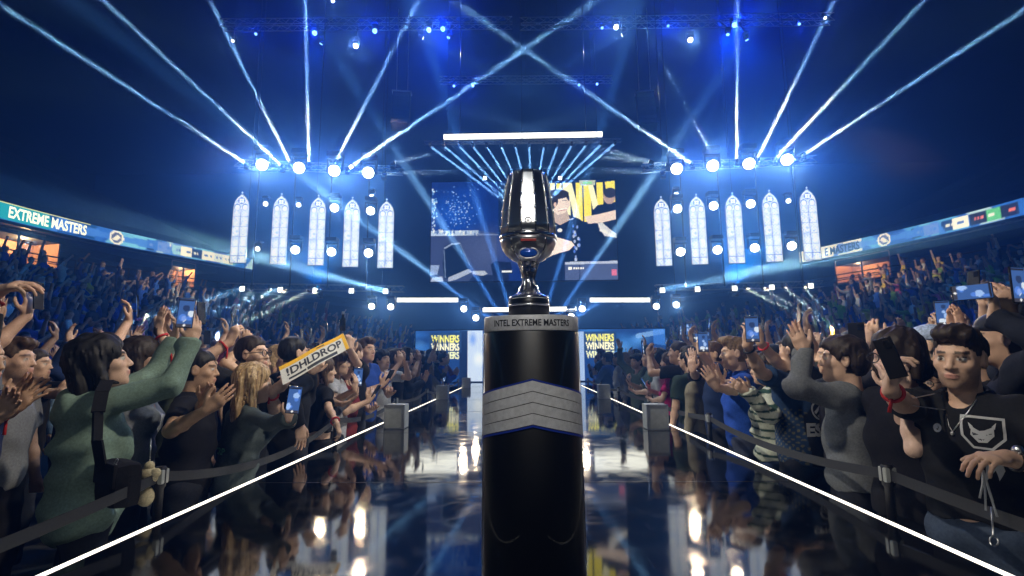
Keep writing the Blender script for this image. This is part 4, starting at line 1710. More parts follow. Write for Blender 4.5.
def wing(x0, x1, yf, label):
    """sloping light wing: its bright underside mirrors in the runway"""
    Ya, Yb = 15.5, 23.0
    r = empty('light_wing', (0, 0, 0), 0, label, 'light wing', 'white light wings')
    a0, a1 = at(x0, yf + 2.6, Ya), at(x1, yf + 2.6, Ya)
    c0, c1 = at(x0 + (1.5 if x0 < 500 else 0), yf + 1.6, Yb), at(x1, yf + 1.6, Yb)
    t = Vector((0, 0, .13))
    V = [a0, a1, c1, c0, a0 + t, a1 + t, c1 + t, c0 + t]
    lower = np_mesh('diffuser', [tuple(v) for v in V], [(0, 1, 2, 3), (0, 4, 5, 1), (1, 5, 6, 2), (2, 6, 7, 3), (3, 7, 4, 0)], M['bar'], smooth=False)
    link('diffuser', lower, None, r)
    t2 = Vector((0, 0, .03))
    V = [tuple(v) for v in V[4:]] + [tuple(v + t2) for v in V[4:]]
    link('housing', np_mesh('housing', V, [(0, 1, 2, 3), (4, 7, 6, 5), (0, 4, 5, 1), (1, 5, 6, 2), (2, 6, 7, 3), (3, 7, 4, 0)], M['black_metal'], smooth=False), None, r)
wing(397, 458, 299.5, 'bright white light wing over the left of the stage')
wing(590, 650, 299.5, 'bright white light wing over the right of the stage')

# ------------------------------------------------------------------ lamps
LM = {}
def lamp_meshes(lens):
    if 'yoke' not in LM:
        LM['base'] = MB().box((0, 0, .0), (.26, .22, .09), bevel=.012).mesh('base', M['lamp_body'])
        mb = MB()
        for sg in (-1, 1):
            mb.box((sg * .135, 0, -.15), (.03, .07, .25), bevel=.006)
        mb.box((0, 0, -.05), (.29, .08, .03))
        LM['yoke'] = mb.mesh('yoke', M['lamp_body'])
        mb = MB()
        mb.lathe([(.075, -.14), (.105, -.10), (.115, .02), (.118, .13), (.108, .135)], 20)
        LM['head'] = mb.mesh('head', M['lamp_body'])
    if lens not in LM:
        LM[lens] = MB().lathe([(.098, .136), (.098, .144), (.06, .152)], 20).mesh('lens', M[lens])
    return LM


def lamp(p, aim, label, lens='lens', s=1., group='stage lamps', halo=None, hcol=WHITE, beam=None, bcol=(1, .78, .58), spread=1.3, bs=.10, wash=None, wcol=BLUE, wang=80, waim=None, hold=None):
    """moving-head lamp at p looking to aim, with its own light: a beam, a bare glow, or a wide wash"""
    p, aim = Vector(p), Vector(aim)
    m = lamp_meshes(lens)
    r = empty('stage_lamp', p, 0, label, 'lamp', group)
    r.scale = (s, s, s)
    d = (aim - p).normalized()
    up = -1 if d.z > .15 else 1                 # lamps that shine upwards stand on their truss, the others hang
    o = link('base', m['base'], None, r)
    o.location = (0, 0, .30 * up)
    o = link('yoke', m['yoke'], None, r)
    o.location = (0, 0, .25 * up)
    if up < 0:
        o.rotation_euler = (PI, 0, 0)
    if hold is not None:                        # bracket to the truss, pipe or bar that carries the lamp
        b_ = Vector((0, 0, .30 * up))
        MB().tube([b_, (Vector(hold) - p) / s], .02 / s ** .5, 6).build('bracket', M['lamp_body'], r)
    h = link('head', m['head'], None, r)
    h.rotation_euler = d.to_track_quat('Z', 'Y').to_euler()
    link('lens', m[lens], None, h)
    q = p + d * .17 * s
    if beam:
        # a beam seen from behind or from the side scatters less towards the hall: it gets a stronger lamp
        v = (Vector((0, 0, EYE)) - (p + d * 3)).normalized()
        cs = d.dot(v)
        ph = lambda g_: (1 - g_ * g_) / (1 + g_ * g_ - 2 * g_ * cs) ** 1.5
        beam = beam * min(2.2, .75 / (.45 * ph(.3) + .55 * ph(.9)))
        light('lamp_beam', 'AREA', q, aim, beam, bcol, shape='DISK', size=bs, spread=R(spread))
    if halo:
        light('lamp_glow', 'SPOT', q + d * .03, aim, halo, hcol, shadow_soft_size=.09, spot_size=R(34), spot_blend=1)
    if wash:
        light('lamp_wash', 'SPOT', q + d * .03, waim or aim, wash, wcol, shadow_soft_size=.08, spot_size=R(wang), spot_blend=.9)
    return r


AUD = Vector((0, -2, 1.5))
BIG = [(263, 165, 'L', 0), (300, 168, 'L', 1), (335, 171, 'L', 2), (369, 173, 'L', 3), (676, 169, 'R', 3), (712, 166, 'R', 2), (748, 164, 'R', 1), (786, 160, 'R', 0)]
ORD = ['outermost', 'second from outside', 'third from outside', 'innermost']
for x, y, sd, k in BIG:  # a blue wash and bodiless crowd spots are added to these lamps
    p = at(x, y, 15.1)
    big = (x, y) in ((335, 171), (263, 165), (369, 173), (712, 166), (786, 160))
    lamp(p, AUD + Vector((p.x * .2, 0, 0)), f'{ORD[k]} big glaring white lamp above the {"left" if sd == "L" else "right"} gothic windows', s=1.7, halo=GB * (1.25 if big else .9), wash=380, wcol=(.0, .16, 1), wang=110, waim=Vector((p.x * 2.2, 4, 6)), group='big white lamps above the gothic windows')
    if k in (0, 2):
        sg = -1 if sd == 'L' else 1
        for xx, yy in ((-sg * 2.4, 4.5), (sg * 2.4, 4.5)):
            light('lamp_wash', 'SPOT', p + Vector((0, -.35, -.1)), (xx, yy, 1.4), 480, (.75, .86, 1), shadow_soft_size=.1, spot_size=R(34), spot_blend=.8)
# beams rising from the same row
BEAMS = [(247, 164, 95, 66, 14.5), (283, 167, 142, 36, 14.5), (291, 165, 206, -8, 14), (309, 164, 305, -12, 14), (336, 161, 425, -12, 14), (348, 169, 480, 78, 14), (393, 163, 500, 136, 15.3), (384, 174, 520, 168, 18), (352, 166, 556, 28, 13.5),
         (651, 162, 548, 134, 15.3), (692, 164, 575, 84, 14), (714, 162, 636, 14, 14), (737, 161, 737, -12, 14), (757, 160, 828, 14, 14), (775, 159, 930, -6, 14), (803, 155, 972, 44, 14.5), (663, 173, 540, 168, 18), (668, 165, 600, 156, 15.3)]
for i, (x, y, xe, ye, Ye) in enumerate(BEAMS):
    p = at(x, y, 14.9)
    sd = 'left' if x < 512 else 'right'
    lamp(p, at(xe, ye, Ye), f'small lamp above the {sd} gothic windows throwing a beam, {NTH[i if i < 9 else i - 9]} of the {sd} row'.replace('nearest', 'first'), 'lens_tiny', s=.5, beam=BB * (.16 if Ye in (15.3, 18) else 1.), spread=7. if Ye in (15.3, 18) else 1.3, group='small beam lamps above the gothic windows')
# glaring lamps between the windows
MID = [(335, 208, .5, 'lens'), (371, 211, 1, 'lens'), (372, 197, .35, 'lens'), (296, 250, .8, 'lens'), (332, 252, .8, 'lens'), (369, 253, 1, 'lens'), (258, 249, .2, 'lens_small'), (266, 204, .15, 'lens_small'), (299, 205, .2, 'lens_small'),
       (676, 195, .35, 'lens'), (677, 209, 1, 'lens'), (713, 206, .7, 'lens'), (750, 204, .7, 'lens'), (788, 201, .15, 'lens_small'), (680, 252, 1, 'lens'), (717, 250, .7, 'lens'), (754, 248, .7, 'lens'), (791, 246, .6, 'lens')]
MG = ['upper', 'lower']
cnt = {}
for x, y, g, ln in MID:
    p = at(x, y, 15.0)
    sd = 'left' if x < 512 else 'right'
    row = 'upper' if y < 225 else 'lower'
    cnt[(sd, row)] = cnt.get((sd, row), 0) + 1
    kk = cnt[(sd, row)]
    lamp(p, AUD + Vector((p.x * .2, 0, 0)), f'white lamp between the {sd} gothic windows, {["", "first", "second", "third", "fourth", "fifth", "sixth"][kk]} in the {row} row from the left', ln, hold=(p.x, 15.3, p.z + .28), s=1.25 if g > .4 else .7, halo=GB * .8 * g, group='white lamps between the gothic windows')
# thin pipes that carry those lamps and the light panels
for x, yt, yb in ((262, 168, 288), (298, 170, 288), (334, 171, 289), (371, 172, 289), (678, 168, 288), (715, 166, 287), (752, 164, 286), (790, 162, 285)):
    a, b_ = at(x, yt, 15.45), at(x, yb, 15.45)
    tag(MB().tube([(a.x, 15.3, a.z), (a.x, 15.3, b_.z)], .022, 8).build('lamp_pipe', M['black_metal']), f'thin vertical pipe behind the lamps between the {"left" if x < 512 else "right"} gothic windows, {NTH[[262, 298, 334, 371, 678, 715, 752, 790].index(x) % 4].replace("nearest", "first")} from the left', 'pipe', 'lamp pipes')
# lamps of the low trusses: square blinders and fan beams
for i, (x, y) in enumerate([(243, 289), (281, 290), (316, 290.5), (352, 291), (386, 291.5), (662, 290.5), (697, 289.5), (734, 288.5), (771, 287.5), (810, 286)]):
    p = at(x, y, 15.4)
    sd = 'left' if x < 512 else 'right'
    j = i if i < 5 else i - 5
    r = empty('square_lamp', p, 0, f'small square white lamp on the low {sd} truss, {["first", "second", "third", "fourth", "fifth"][j]} from the left', 'lamp', 'square lamps on the low trusses')
    MB().box((0, 0, 0), (.17, .10, .17), bevel=.01).build('housing', M['lamp_body'], r)
    MB().box((0, -.052, 0), (.145, .012, .145), bevel=.004).build('lens', M['lens_small'], r)
    MB().box((0, 0, .12), (.04, .04, .10)).build('bracket', M['lamp_body'], r)
    if x in (386, 662):
        light('lamp_beam', 'AREA', p + Vector((0, -.1, 0)), at(300 if x < 512 else 800, 268 if x < 512 else 262, 15.0), BB * .9, (.6, .82, 1), shape='DISK', size=.16, spread=R(7))
    elif x in (243, 281):
        light('lamp_beam', 'AREA', p + Vector((0, -.1, 0)), at(x - 60, 308, 15.2), BB * .4, (.6, .82, 1), shape='DISK', size=.16, spread=R(8))
FAN = [(252, 289, 222, 331), (270, 289.5, 226, 330), (288, 290, 234, 326), (309, 290.5, 238, 326), (318, 291, 240, 324), (745, 288, 826, 328), (762, 288, 830, 326), (783, 287, 834, 326), (803, 286, 838, 324)]
for i, (x, y, xe, ye) in enumerate(FAN):
    p = at(x, y, 15.3)
    sd = 'left' if x < 512 else 'right'
    j = i if i < 5 else i - 5
    lamp(p, at(xe, ye, 17.5), f'tiny beam lamp on the low {sd} truss aimed down, {["first", "second", "third", "fourth", "fifth"][j]} from the left', 'lens_tiny', s=.35, beam=BB * .12, bs=.10, spread=2.5, group='tiny beam lamps on the low trusses')
# crown of beams over the trophy
CR = [(430, 146), (444, 146), (459, 146), (472.5, 146), (486.5, 146), (501, 146), (515, 146), (529, 146), (544, 146), (558, 145.4), (572, 145), (586.5, 144.5), (601.5, 144), (615, 143.5)]
truss('truss', at(424, 143, 16.65), at(621, 140.5, 16.65), .10, 'thin curved truss of fourteen tiny lamps just under the long light bar')
for i, (x, y) in enumerate(CR):
    p = at(x, y, 16.6)
    tx, ty = (506 + i * 4.0 if i < 7 else 532 + (i - 7) * 2.2), 203
    lamp(p, at(tx, ty, 18.3), f'tiny lamp of the crown of beams above the trophy, {["first", "second", "third", "fourth", "fifth", "sixth", "seventh", "eighth", "ninth", "tenth", "eleventh", "twelfth", "thirteenth", "fourteenth"][i]} from the left', 'lens_tiny', s=.32, beam=BB * 1.1, bs=.075, spread=1.2, group='crown of tiny beam lamps')
# lamps at stage floor height and screen top
for i, (x, y, g) in enumerate([(372, 306.5, .8), (391, 307, .5), (464, 309, .9), (476, 318, .5), (582, 309, .9), (571, 316.5, .5), (656, 306.5, .35), (676, 305, 1.)]):
    p = at(x, y, 15.6)
    lamp(p, AUD + Vector((p.x * .2, 0, .5)), ['white lamp at the outer end of the low left row', 'second white lamp in the low left row', 'bright white lamp between left light wing and trophy', 'small white lamp by the left side of the pedestal top', 'bright white lamp between trophy and right light wing', 'small white lamp by the right corner of the pedestal top', 'small white lamp beside the right light wing', 'big white lamp at the outer end of the low right row'][i], hold=(p.x, 15.45, at(x, 288, 15.45).z) if x < 400 or x > 640 else (p.x, 16.45, at(x, 309.5, 16.45).z), s=.95, halo=GB * .7 * g, group='low white lamps')
for x, y, nm in ((485, 178.5, 'left'), (560, 178.5, 'right')):
    p = at(x, y, SY - .1)
    r = empty('square_lamp', p, 0, f'small square white lamp on the top edge of the video screen, {nm} of trophy', 'lamp')
    MB().box((0, 0, 0), (.16, .10, .16), bevel=.01).build('housing', M['lamp_body'], r)
    MB().box((0, -.052, 0), (.13, .012, .13), bevel=.004).build('lens', M['lens_small'], r)
# rays spreading up behind the trophy from the stage floor
for i, (x0, xe, ye) in enumerate([(505, 340, 205), (510, 402, 160), (516, 455, 130), (540, 600, 130), (548, 660, 165), (556, 730, 215)]):
    p = at(x0, 330, 17.3)
    lamp(p, at(xe, ye, 14), f'floor lamp behind the trophy throwing a faint rising ray, {["first", "second", "third", "fourth", "fifth", "sixth"][i]} from the left', 'lens_tiny', s=.4, beam=BB * .3, bcol=(.65, .85, 1), bs=.14, spread=3.0, group='ray lamps behind the trophy')
# roof truss lamps
TR = [(233, 41, .2, 'lens_small', 'W'), (256, 34, .3, 'lens_blue', 'B'), (315, 33, .6, 'lens_blue', 'B'), (333, 1, .3, 'lens_small', 'W'), (356, 46, 1, 'lens', 'W'), (375, 31, .7, 'lens_blue', 'B'), (429, 30, .6, 'lens_blue', 'W'), (443, 29, 1.3, 'lens_blue', 'B'),
      (602, 28, .4, 'lens_blue', 'B'), (616, 27, 1.1, 'lens', 'W'), (668, 26, .5, 'lens_blue', 'B'), (690, 40, 1., 'lens', 'W'), (734, 25, 1.5, 'lens_blue', 'B'), (799, 24, .3, 'lens_blue', 'B'), (825, 18, .2, 'lens_small', 'W'),
      (454, 86, .15, 'lens_blue', 'B'), (473, 86, .15, 'lens_blue', 'B'), (579, 85, .15, 'lens_blue', 'B'), (597, 84, .15, 'lens_blue', 'B')]
cnt = {}
for x, y, g, ln, cc in TR:
    low_ = y > 60
    p = at(x, y, 18.9 if low_ else (17.3 if y > 10 else 14))
    where = 'short central truss' if low_ else ('upper left truss' if x < 516 else 'upper right truss')
    cnt[where] = cnt.get(where, 0) + 1
    aim = Vector((p.x * .3, 0, 1.6))
    lamp(p, aim, f'{"blue" if cc == "B" else "white"} lamp on the {where}, {["", "first", "second", "third", "fourth", "fifth", "sixth", "seventh", "eighth"][cnt[where]]} from the left', ln, hold=(p.x, 18.95, at(x, 80, 18.95).z) if low_ else ((p.x, 17.45, at(x, 23, 17.5).z) if y > 10 else (p.x, p.y, 18.1)), s=.9 if g > .5 else .5,
         halo=(GB * .9 * g if cc == 'W' else GB * 2.6 * g), hcol=WHITE if cc == 'W' else (.02, .10, 1.0), group='lamps on the roof trusses')


# unseen key lamps and trusses added to light the front rows; blue washes added to tint the haze
truss('truss', (2.4, -4, 5.95), (2.4, 4, 5.95), .25, 'truss along the right side of the runway close above the crowd')
truss('truss', (-2.4, -4, 5.95), (-2.4, 4, 5.95), .25, 'truss along the left side of the runway close above the crowd')
truss('truss', (-4, 9.0, 9.65), (4, 9.0, 9.65), .25, 'truss across the middle of the runway above the crowd')
truss('truss', (-4, -3.2, 5.55), (4, -3.2, 5.55), .25, 'truss across the runway behind the camera')
for i, (q, aim, E_, ang, kc) in enumerate(ADDED_KEYS):
    lamp(q, aim, ['white lamp over the runway aimed at the front left crowd', 'white lamp over the runway aimed at the front right crowd', 'white lamp over the middle of the runway aimed left', 'white lamp over the middle of the runway aimed right', 'white lamp aimed at the trophy from the front', 'white lamp over the camera aimed along the runway', 'white lamp at the far end of the right side truss aimed left', 'white lamp at the far end of the left side truss aimed right'][i], 'lens', group='lamps over the runway', wash=E_, wcol=kc, wang=ang)
for i, (x, y, Y, aim, E_, ang, col) in enumerate(WASHES):
    lamp(at(x, y, Y), aim, ['blue wash lamp under the upper left roof truss', 'blue wash lamp under the upper right roof truss', 'blue wash lamp at the inner end of the upper left truss', 'blue wash lamp near the outer half of the upper right truss', 'white lamp under the upper right truss aimed across at the left stand', 'white lamp under the upper left truss aimed across at the right stand', 'blue wash lamp on the low left truss', 'blue wash lamp on the low right truss'][i],
         'lens_blue' if col[0] < .5 else 'lens_small', hold=(at(x, y, Y).x, 17.45, at(x, 23, 17.5).z) if i < 6 else (at(x, y, Y).x, 15.45, at(x, 288, 15.45).z), s=.6, group='wash lamps', wash=E_, wcol=col, wang=ang)

# ------------------------------------------------------------------ arena bowl
NROW = 11


def shift(y):
    return .25 * max(0, y - 18) + .012 * max(0, y - 18) ** 2


def row_xz(i, y):
    return 9.2 + .85 * i - shift(y), .42 + .36 * i


RIBL = [(-23.0, -16), (-22.6, -6), (-23.2, 5.0), (-24.3, 14), (-24.5, 19), (-24.4, 24), (-23.6, 29), (-22.0, 34), (-20.6, 38)]


def rib_x(y):
    return float(np.interp(y, [p[1] for p in RIBL], [-p[0] for p in RIBL]))


YS = [-16, -6, 0, 6, 10, 14, 18, 21, 24, 27, 30, 33, 36]
for sg, side in ((-1, 'left'), (1, 'right')):
    V, F = [], []
    for y in YS:
        for i in range(NROW + 1):
            x, z = row_xz(i, y)
            V += [(sg * x, y, z - .36 if i else 0), (sg * x, y, z)]
    n = 2 * (NROW + 1)
    for j in range(len(YS) - 1):
        for q in range(n - 1):
            a = j * n + q
            F.append((a, a + 1, a + n + 1, a + n))
    st_ = tag(link(f'stand_{side}', np_mesh('stand', V, F, M['concrete'], smooth=False)), kind='structure')
    # gangway wall, concourse recess and upper tier behind the stand
    V, F = [], []
    for y in YS:
        xb, xr = row_xz(NROW, y)[0], rib_x(y)
        for x, z in ((xb, 4.0), (xb + .05, 5.2), (xb + .2, 5.2), (xb + .25, 4.3), (xr + 2.6, 4.6), (xr + 2.62, 7.9), (xr + .75, 7.95), (xr + .7, 9.3), (xr + 1.3, 9.3), (xr + 1.35, 10.0), (37.9, 17.2)):
            V.append((sg * x, y, z))
    n = 11
    for j in range(len(YS) - 1):
        for q in range(n - 1):
            a = j * n + q
            F.append((a, a + 1, a + n + 1, a + n))
    tag(link(f'wall_{side}_tier', np_mesh('tier', V, F, M['concrete'], smooth=False)), kind='structure')
    # handrail on the gangway
    mb = MB()
    pts = [(sg * (row_xz(NROW, y)[0] + .25), y, 5.2 + .55) for y in YS]
    mb.tube(pts, .03, 6)
    mb.tube([(p[0], p[1], p[2] - .28) for p in pts], .02, 6)
    for y in range(-16, 36, 2):
        x = row_xz(NROW, y)[0] + .12
        mb.tube([(sg * x, y, 5.2), (sg * x, y, 5.75)], .02, 6)
    tag(mb.build('handrail', M['black_metal']), f'dark handrail along the gangway above the {side} stand', 'handrail')

# ribbon boards: long curved LED strips along the upper tiers


def ribbon(sg, label, txt_px, seed):
    pts = []
    # smooth path
    P = np.array(RIBL)
    t = np.linspace(0, len(P) - 1, 260)
    i = np.clip(t.astype(int), 0, len(P) - 2)
    u = t - i
    p0, p1, p2, p3 = P[np.maximum(i - 1, 0)], P[i], P[i + 1], P[np.minimum(i + 2, len(P) - 1)]
    u = u[:, None]
    C = .5 * (2 * p1 + (p2 - p0) * u + (2 * p0 - 5 * p1 + 4 * p2 - p3) * u ** 2 + (3 * p1 - p0 - 3 * p2 + p3) * u ** 3)
    C[:, 0] *= -sg
    s_ = np.concatenate([[0], np.cumsum(np.linalg.norm(np.diff(C, axis=0), axis=1))])
    L = s_[-1]
    zb = lambda q: 8.15 + np.interp(q, [0, L * .5, L], [-.2, 0.05, .4])
    HT = .86

    def path(q, hgt, off):
        x = np.interp(q, s_, C[:, 0])
        y = np.interp(q, s_, C[:, 1])
        return np.stack([x - sg * off, y, zb(q) + hgt], -1)
    root = empty('ribbon_board', (0, 0, 0), 0, label, 'LED board')
    cv = Canvas(0, 0, L, HT, 13, (.02, .10, .55))
    r = random.Random(seed)
    for q in range(70):
        x = r.uniform(0, L)
        wv = r.uniform(.6, 2.0)
        colr = r.choice([(.03, .16, .75), (.10, .42, 1.0), (.02, .07, .40), (.18, .55, 1.), (.45, .72, 1)])
        cv.poly([(x, 0), (x + wv, 0), (x + wv + .7, HT), (x + .7, HT)], colr, .8)
    return root, path, cv, L, HT, s_, C, zb


def px_to_s(sg, px, s_, C):
    """arc length of the ribbon where it shows at picture column px"""
    best = None
    inv = CAMM.inverted()
    for k in range(len(C)):
        v = inv @ Vector((C[k, 0], C[k, 1], 8.6))
        if v.z < -1:
            X = 512 + 512 * v.x / -v.z
            if best is None or abs(X - px) < best[0]:
                best = (abs(X - px), s_[k])
    return best[1]


def ribbon_text(root, path, s, q0, q1, HT, sg, flip):
    V, T = text_tris(s, 1., .03)
    wv, hv = V[:, 0].max() - V[:, 0].min(), V[:, 1].max() - V[:, 1].min()
    tt = (V[:, 0] - V[:, 0].min()) / wv
    q = q0 + (q1 - q0) * tt
    h = HT * (.17 + .66 * (V[:, 1] - V[:, 1].min()) / hv)
    link('lettering', np_mesh('lettering', path(q, h, .02), T, M['ribbon_text'] if sg < 0 else M['ribbon_ink'], smooth=False), None, root)


for sg in (-1, 1):
    root, path, cv, L, HT, s_, C, zb = ribbon(sg, 'long curved blue LED board above the left stand' if sg < 0 else 'long curved blue LED board above the right stand', None, 11 + sg)
    S = lambda px: px_to_s(sg, px, s_, C)
    if sg < 0:
        a, b_ = S(4), S(90)
        cv.poly([(a - 3, 0), (b_ + .3, 0), (b_ + .3, HT), (a - 3, HT)], (.01, .07, .32))
        cv.poly([(a - 3, 0), (a + 2.4, 0), (a + 2, HT), (a - 3, HT)], (.02, .45, .62), .7)
        for h0, h1 in ((0, .07), (HT - .07, HT)):
            cv.poly([(a - 3, h0), (b_, h0), (b_, h1), (a - 3, h1)], (.75, .80, .35))
        spans = [('EXTREME MASTERS', S(9), S(86))]
        circ = S(115)
        ads = [(153, 7, (.01, .03, .15)), (165, 9, (.95, .97, 1)), (177, 5, (.3, .6, 1)), (187, 9, (.95, .97, 1)), (197, 5, (.02, .05, .2)), (208, 8, (.85, .92, 1)), (218, 5, (.6, .75, 1)), (228, 6, (.75, .85, 1))]
    else:
        a, b_ = S(823), S(862)
        cv.poly([(b_, 0), (L, 0), (L, HT), (b_, HT)], (.80, .90, 1.))
        spans = [('E MASTERS', S(826), S(861))]
        circ = S(884)
        ads = [(919, 8, (.01, .03, .12)), (933, 10, (.90, .84, .72)), (948, 6, (.02, .06, .25)), (962, 11, (.92, .95, 1)), (979, 9, (.02, .03, .08)), (994, 8, (.12, .55, .28)), (1009, 8, (.02, .03, .10))]
    for px, wpx, colr in ads:
        q = S(px)
        hw = abs(S(px - wpx / 2) - S(px + wpx / 2)) / 2 + .2
        cv.poly([(q - hw, .10), (q + hw, .10), (q + hw, HT - .10), (q - hw, HT - .10)], colr)
        r = random.Random(px)
        for k in range(3):
            x = q + r.uniform(-.6, .6) * hw
            cv.poly([(x - .14 * hw, .34), (x + .14 * hw, .34), (x + .14 * hw, .52), (x - .14 * hw, .52)], (.75, .2, .2) if px in (979, 1009) else ((.8, .9, 1) if sum(colr) < 1 else (.1, .2, .6)))
    for dq, a1 in ((-3.6, .9), (3.6, .9)):
        cv.poly([(circ, HT / 2 - .1), (circ + dq, .05), (circ + dq * .9, HT - .05), (circ, HT / 2 + .1)], (.06, .22, .9), a1)
    cv.ell(circ, HT / 2, .42, .40, (.95, .97, 1))
    cv.ell(circ, HT / 2, .33, .31, (.10, .14, .35))
    cv.line(circ - .18, .3, circ + .12, .55, .10, (.95, .97, 1))
    cv.line(circ - .05, .28, circ + .2, .5, .08, (.95, .97, 1))
    link('display', cv.mesh('display', lambda x, y: path(x, y, 0.0), M['ribbon']), None, root)
    for s, q0, q1 in spans:
        ribbon_text(root, path, s, q0, q1, HT, sg, False)
    # fascia behind and below the board
    q = np.linspace(0, L, 60)
    A, B = path(q, -.14, -.06), path(q, HT + .10, -.06)
    A2, B2 = path(q, -.14, -.5), path(q, HT + .10, -.5)
    V = np.concatenate([A, B, A2, B2])
    n = len(q)
    F = []
    for k in range(n - 1):
        F += [(k, k + 1, n + k + 1, n + k), (n + k, n + k + 1, 3 * n + k + 1, 3 * n + k), (k + 1, k, 2 * n + k, 2 * n + k + 1)]
    link('fascia', np_mesh('fascia', V, F, M['black_metal'], smooth=False), None, root)

    # lit suites under the board
    side = 'left' if sg < 0 else 'right'
    boxes = [(-10, 75, .0), (183, 206, .3)] if sg < 0 else [(824, 876, 0.)]
    for bi, (xa, xb, up) in enumerate(boxes):
        qa, qb = sorted((S(max(xa, -8)), S(xb)))
        pa, pb = path(np.array([qa]), 0, -.75)[0], path(np.array([qb]), 0, -.75)[0]
        d = Vector(pb - pa)
        L_ = d.length
        ang = math.atan2(d.y, d.x)
        H_ = 1.55
        zf = (pa[2] + pb[2]) / 2 - .22 - H_
        g = empty('suite', ((pa[0] + pb[0]) / 2, (pa[1] + pb[1]) / 2, zf), ang,
                  ['warm lit hospitality suite under the left LED board lettering', 'small warm lit suite under the far end of the left LED board'][bi] if sg < 0 else 'warm lit hospitality suite under the lettering of the right LED board', 'suite')
        bk = 1 if sg < 0 else -1        # local +y points away from the arena on the left side
        bk = 1 if (Vector((-math.sin(ang), math.cos(ang))).x * sg) > 0 else -1
        MB().box((0, bk * 1.5, H_ / 2), (L_, .08, H_)).box((0, bk * .75, -.04), (L_, 1.6, .08)).box((0, bk * .75, H_ + .04), (L_, 1.6, .08)).build('back_wall', M['box_wall'], g)
        for q in (-1, 1):
            MB().box((q * L_ / 2, bk * .75, H_ / 2), (.08, 1.6, H_)).build('side_wall', M['box_wall'], g)
        mb = MB()
        nn = max(2, int(L_ / 2.2))
        for k in range(1, nn):
            mb.box((-L_ / 2 + L_ * k / nn, 0, H_ / 2), (.07, .08, H_))
        mb.box((0, 0, .32), (L_, .06, .05))
        mb.build('mullion', M['black_metal'], g)
        mb = MB()
        for k in range(nn):
            mb.lathe([(.16, 0), (.20, -.05), (.12, -.10)], 12, (-L_ / 2 + L_ * (k + .5) / nn, bk * .9, H_ - .02))
        mb.build('ceiling_lamp', M['warm'], g)
        # a few guests
        for k in range(max(1, int(L_ / 1.5))):
            pass
        wl = bpy.data.lights.new('suite_lamp', 'POINT')
        wl.energy = 260 if bi == 0 else 260
        wl.color = (1, .70, .45)
        wl.shadow_soft_size = .2
        wo = bpy.data.objects.new('suite_lamp', wl)
        COL.objects.link(wo)
        wo.parent = g
        wo.location = (L_ * .15, bk * .5, H_ - .35)



# ------------------------------------------------------------------ the people in front
def A(to, f=None, n=None, pole=None, curl=.25, thumb=.5, spread=.12):
    d = dict(to=to, f=f, n=n, curl=curl, thumb=thumb, spread=spread)
    if pole is not None:
        d['pole'] = pole
    return d


def frame_from(pos, y, z):
    y, z = Vector(y).normalized(), Vector(z).normalized()
    x = y.cross(z).normalized()
    z = x.cross(y).normalized()
    m = Matrix((x, y, z)).transposed().to_4x4()
    m.translation = pos
    return m


UP = (0, 0, 1)


HEROES = []
def hero(px, Y, **k):
    X = spot_xy(px, Y)
    lim = BX + .18
    if abs(X) < lim:                      # nobody stands inside the barrier
        Y *= lim / abs(X)
        X = spot_xy(px, Y)
    f = 1.
    while any(math.hypot(X - a, Y - b_) < .265 for a, b_ in HEROES):     # keep bodies apart
        f *= 1.015
        X = spot_xy(px, Y * f)
        if f > 1.3:
            break
        if not any(math.hypot(X - a, Y * f - b_) < .265 for a, b_ in HEROES):
            break
    Y *= f
    e_ = Vector((0, 0, EYE))
    for a in (k.get('arms') or {}).values():
        a['to'] = e_ + (Vector(a['to']) - e_) * f
    p = Person(X, Y, **k)
    HEROES.append((X, Y))
    return p


# L1 woman in the green jacket ---------------------------------------------------
Y = 2.5
p = hero(100, Y, face=(.72, .69), H=1.70, sex='f', skin='light', hair='black', style='long', hairL=.16, h=.006, shirt=(.21, .31, .26), sleeve='long', hem=.80, loose=1.9, wide=1.12, hood=True, folds=1.5, hs=1.12,
         head=(R(-8), R(12), 0), seed=4,
         arms={'R': A(at(191, 342, 2.60), f=(.1, .1, 1), n=(-.6, .5, .1), pole=(.75, .2, -.35), curl=.35, thumb=.8),
               'L': A(at(174, 341, 2.95), f=(.2, -.1, 1), n=(-.3, -.5, .2), pole=(-.1, .8, -.9), curl=.35, thumb=.8)},
         label='woman with long black hair in a green jacket raising both arms to hold a phone')
GREEN = p
p.wristband('L')
phone(frame_from(at(186, 313, 2.47), (.35, -.93, .05), (.05, 0, 1)), 'lit phone held up by the woman in the green jacket', seed=0)
# her black shoulder bag: strap over the back, bag at the hip, keys, plush pendant
bag = empty('shoulder_bag', at(118, 480, 2.33), R(-35), 'black shoulder bag worn by the woman in the green jacket', 'bag')
bp_ = bag.location
b = MB().box((0, 0, -.01), (.27, .11, .19), bevel=.05)
b.build('body', M['cloth'], bag).color = (.012, .012, .014, 1)
b = MB().box((0, -.050, .035), (.25, .016, .10), bevel=.007)
b.build('flap', M['cloth'], bag).color = (.016, .016, .018, 1)
pts = [at(102, 470, 2.28), at(97, 440, 2.24), at(98, 412, 2.24), at(102, 392, 2.30), at(107, 381, 2.38), at(113, 383, 2.47)]
pts = [p_ - bp_ for p_ in pts]
mb = MB()
inv = Matrix.Rotation(R(35), 3, 'Z')
pts = [inv @ q for q in pts]
for a, b_ in zip(pts, pts[1:]):
    mb.bar(a, b_, .05, .010)
mb.build('strap', M['cloth'], bag).color = (.014, .014, .016, 1)
mb = MB()
k0 = inv @ (at(116, 462, 2.26) - bp_)
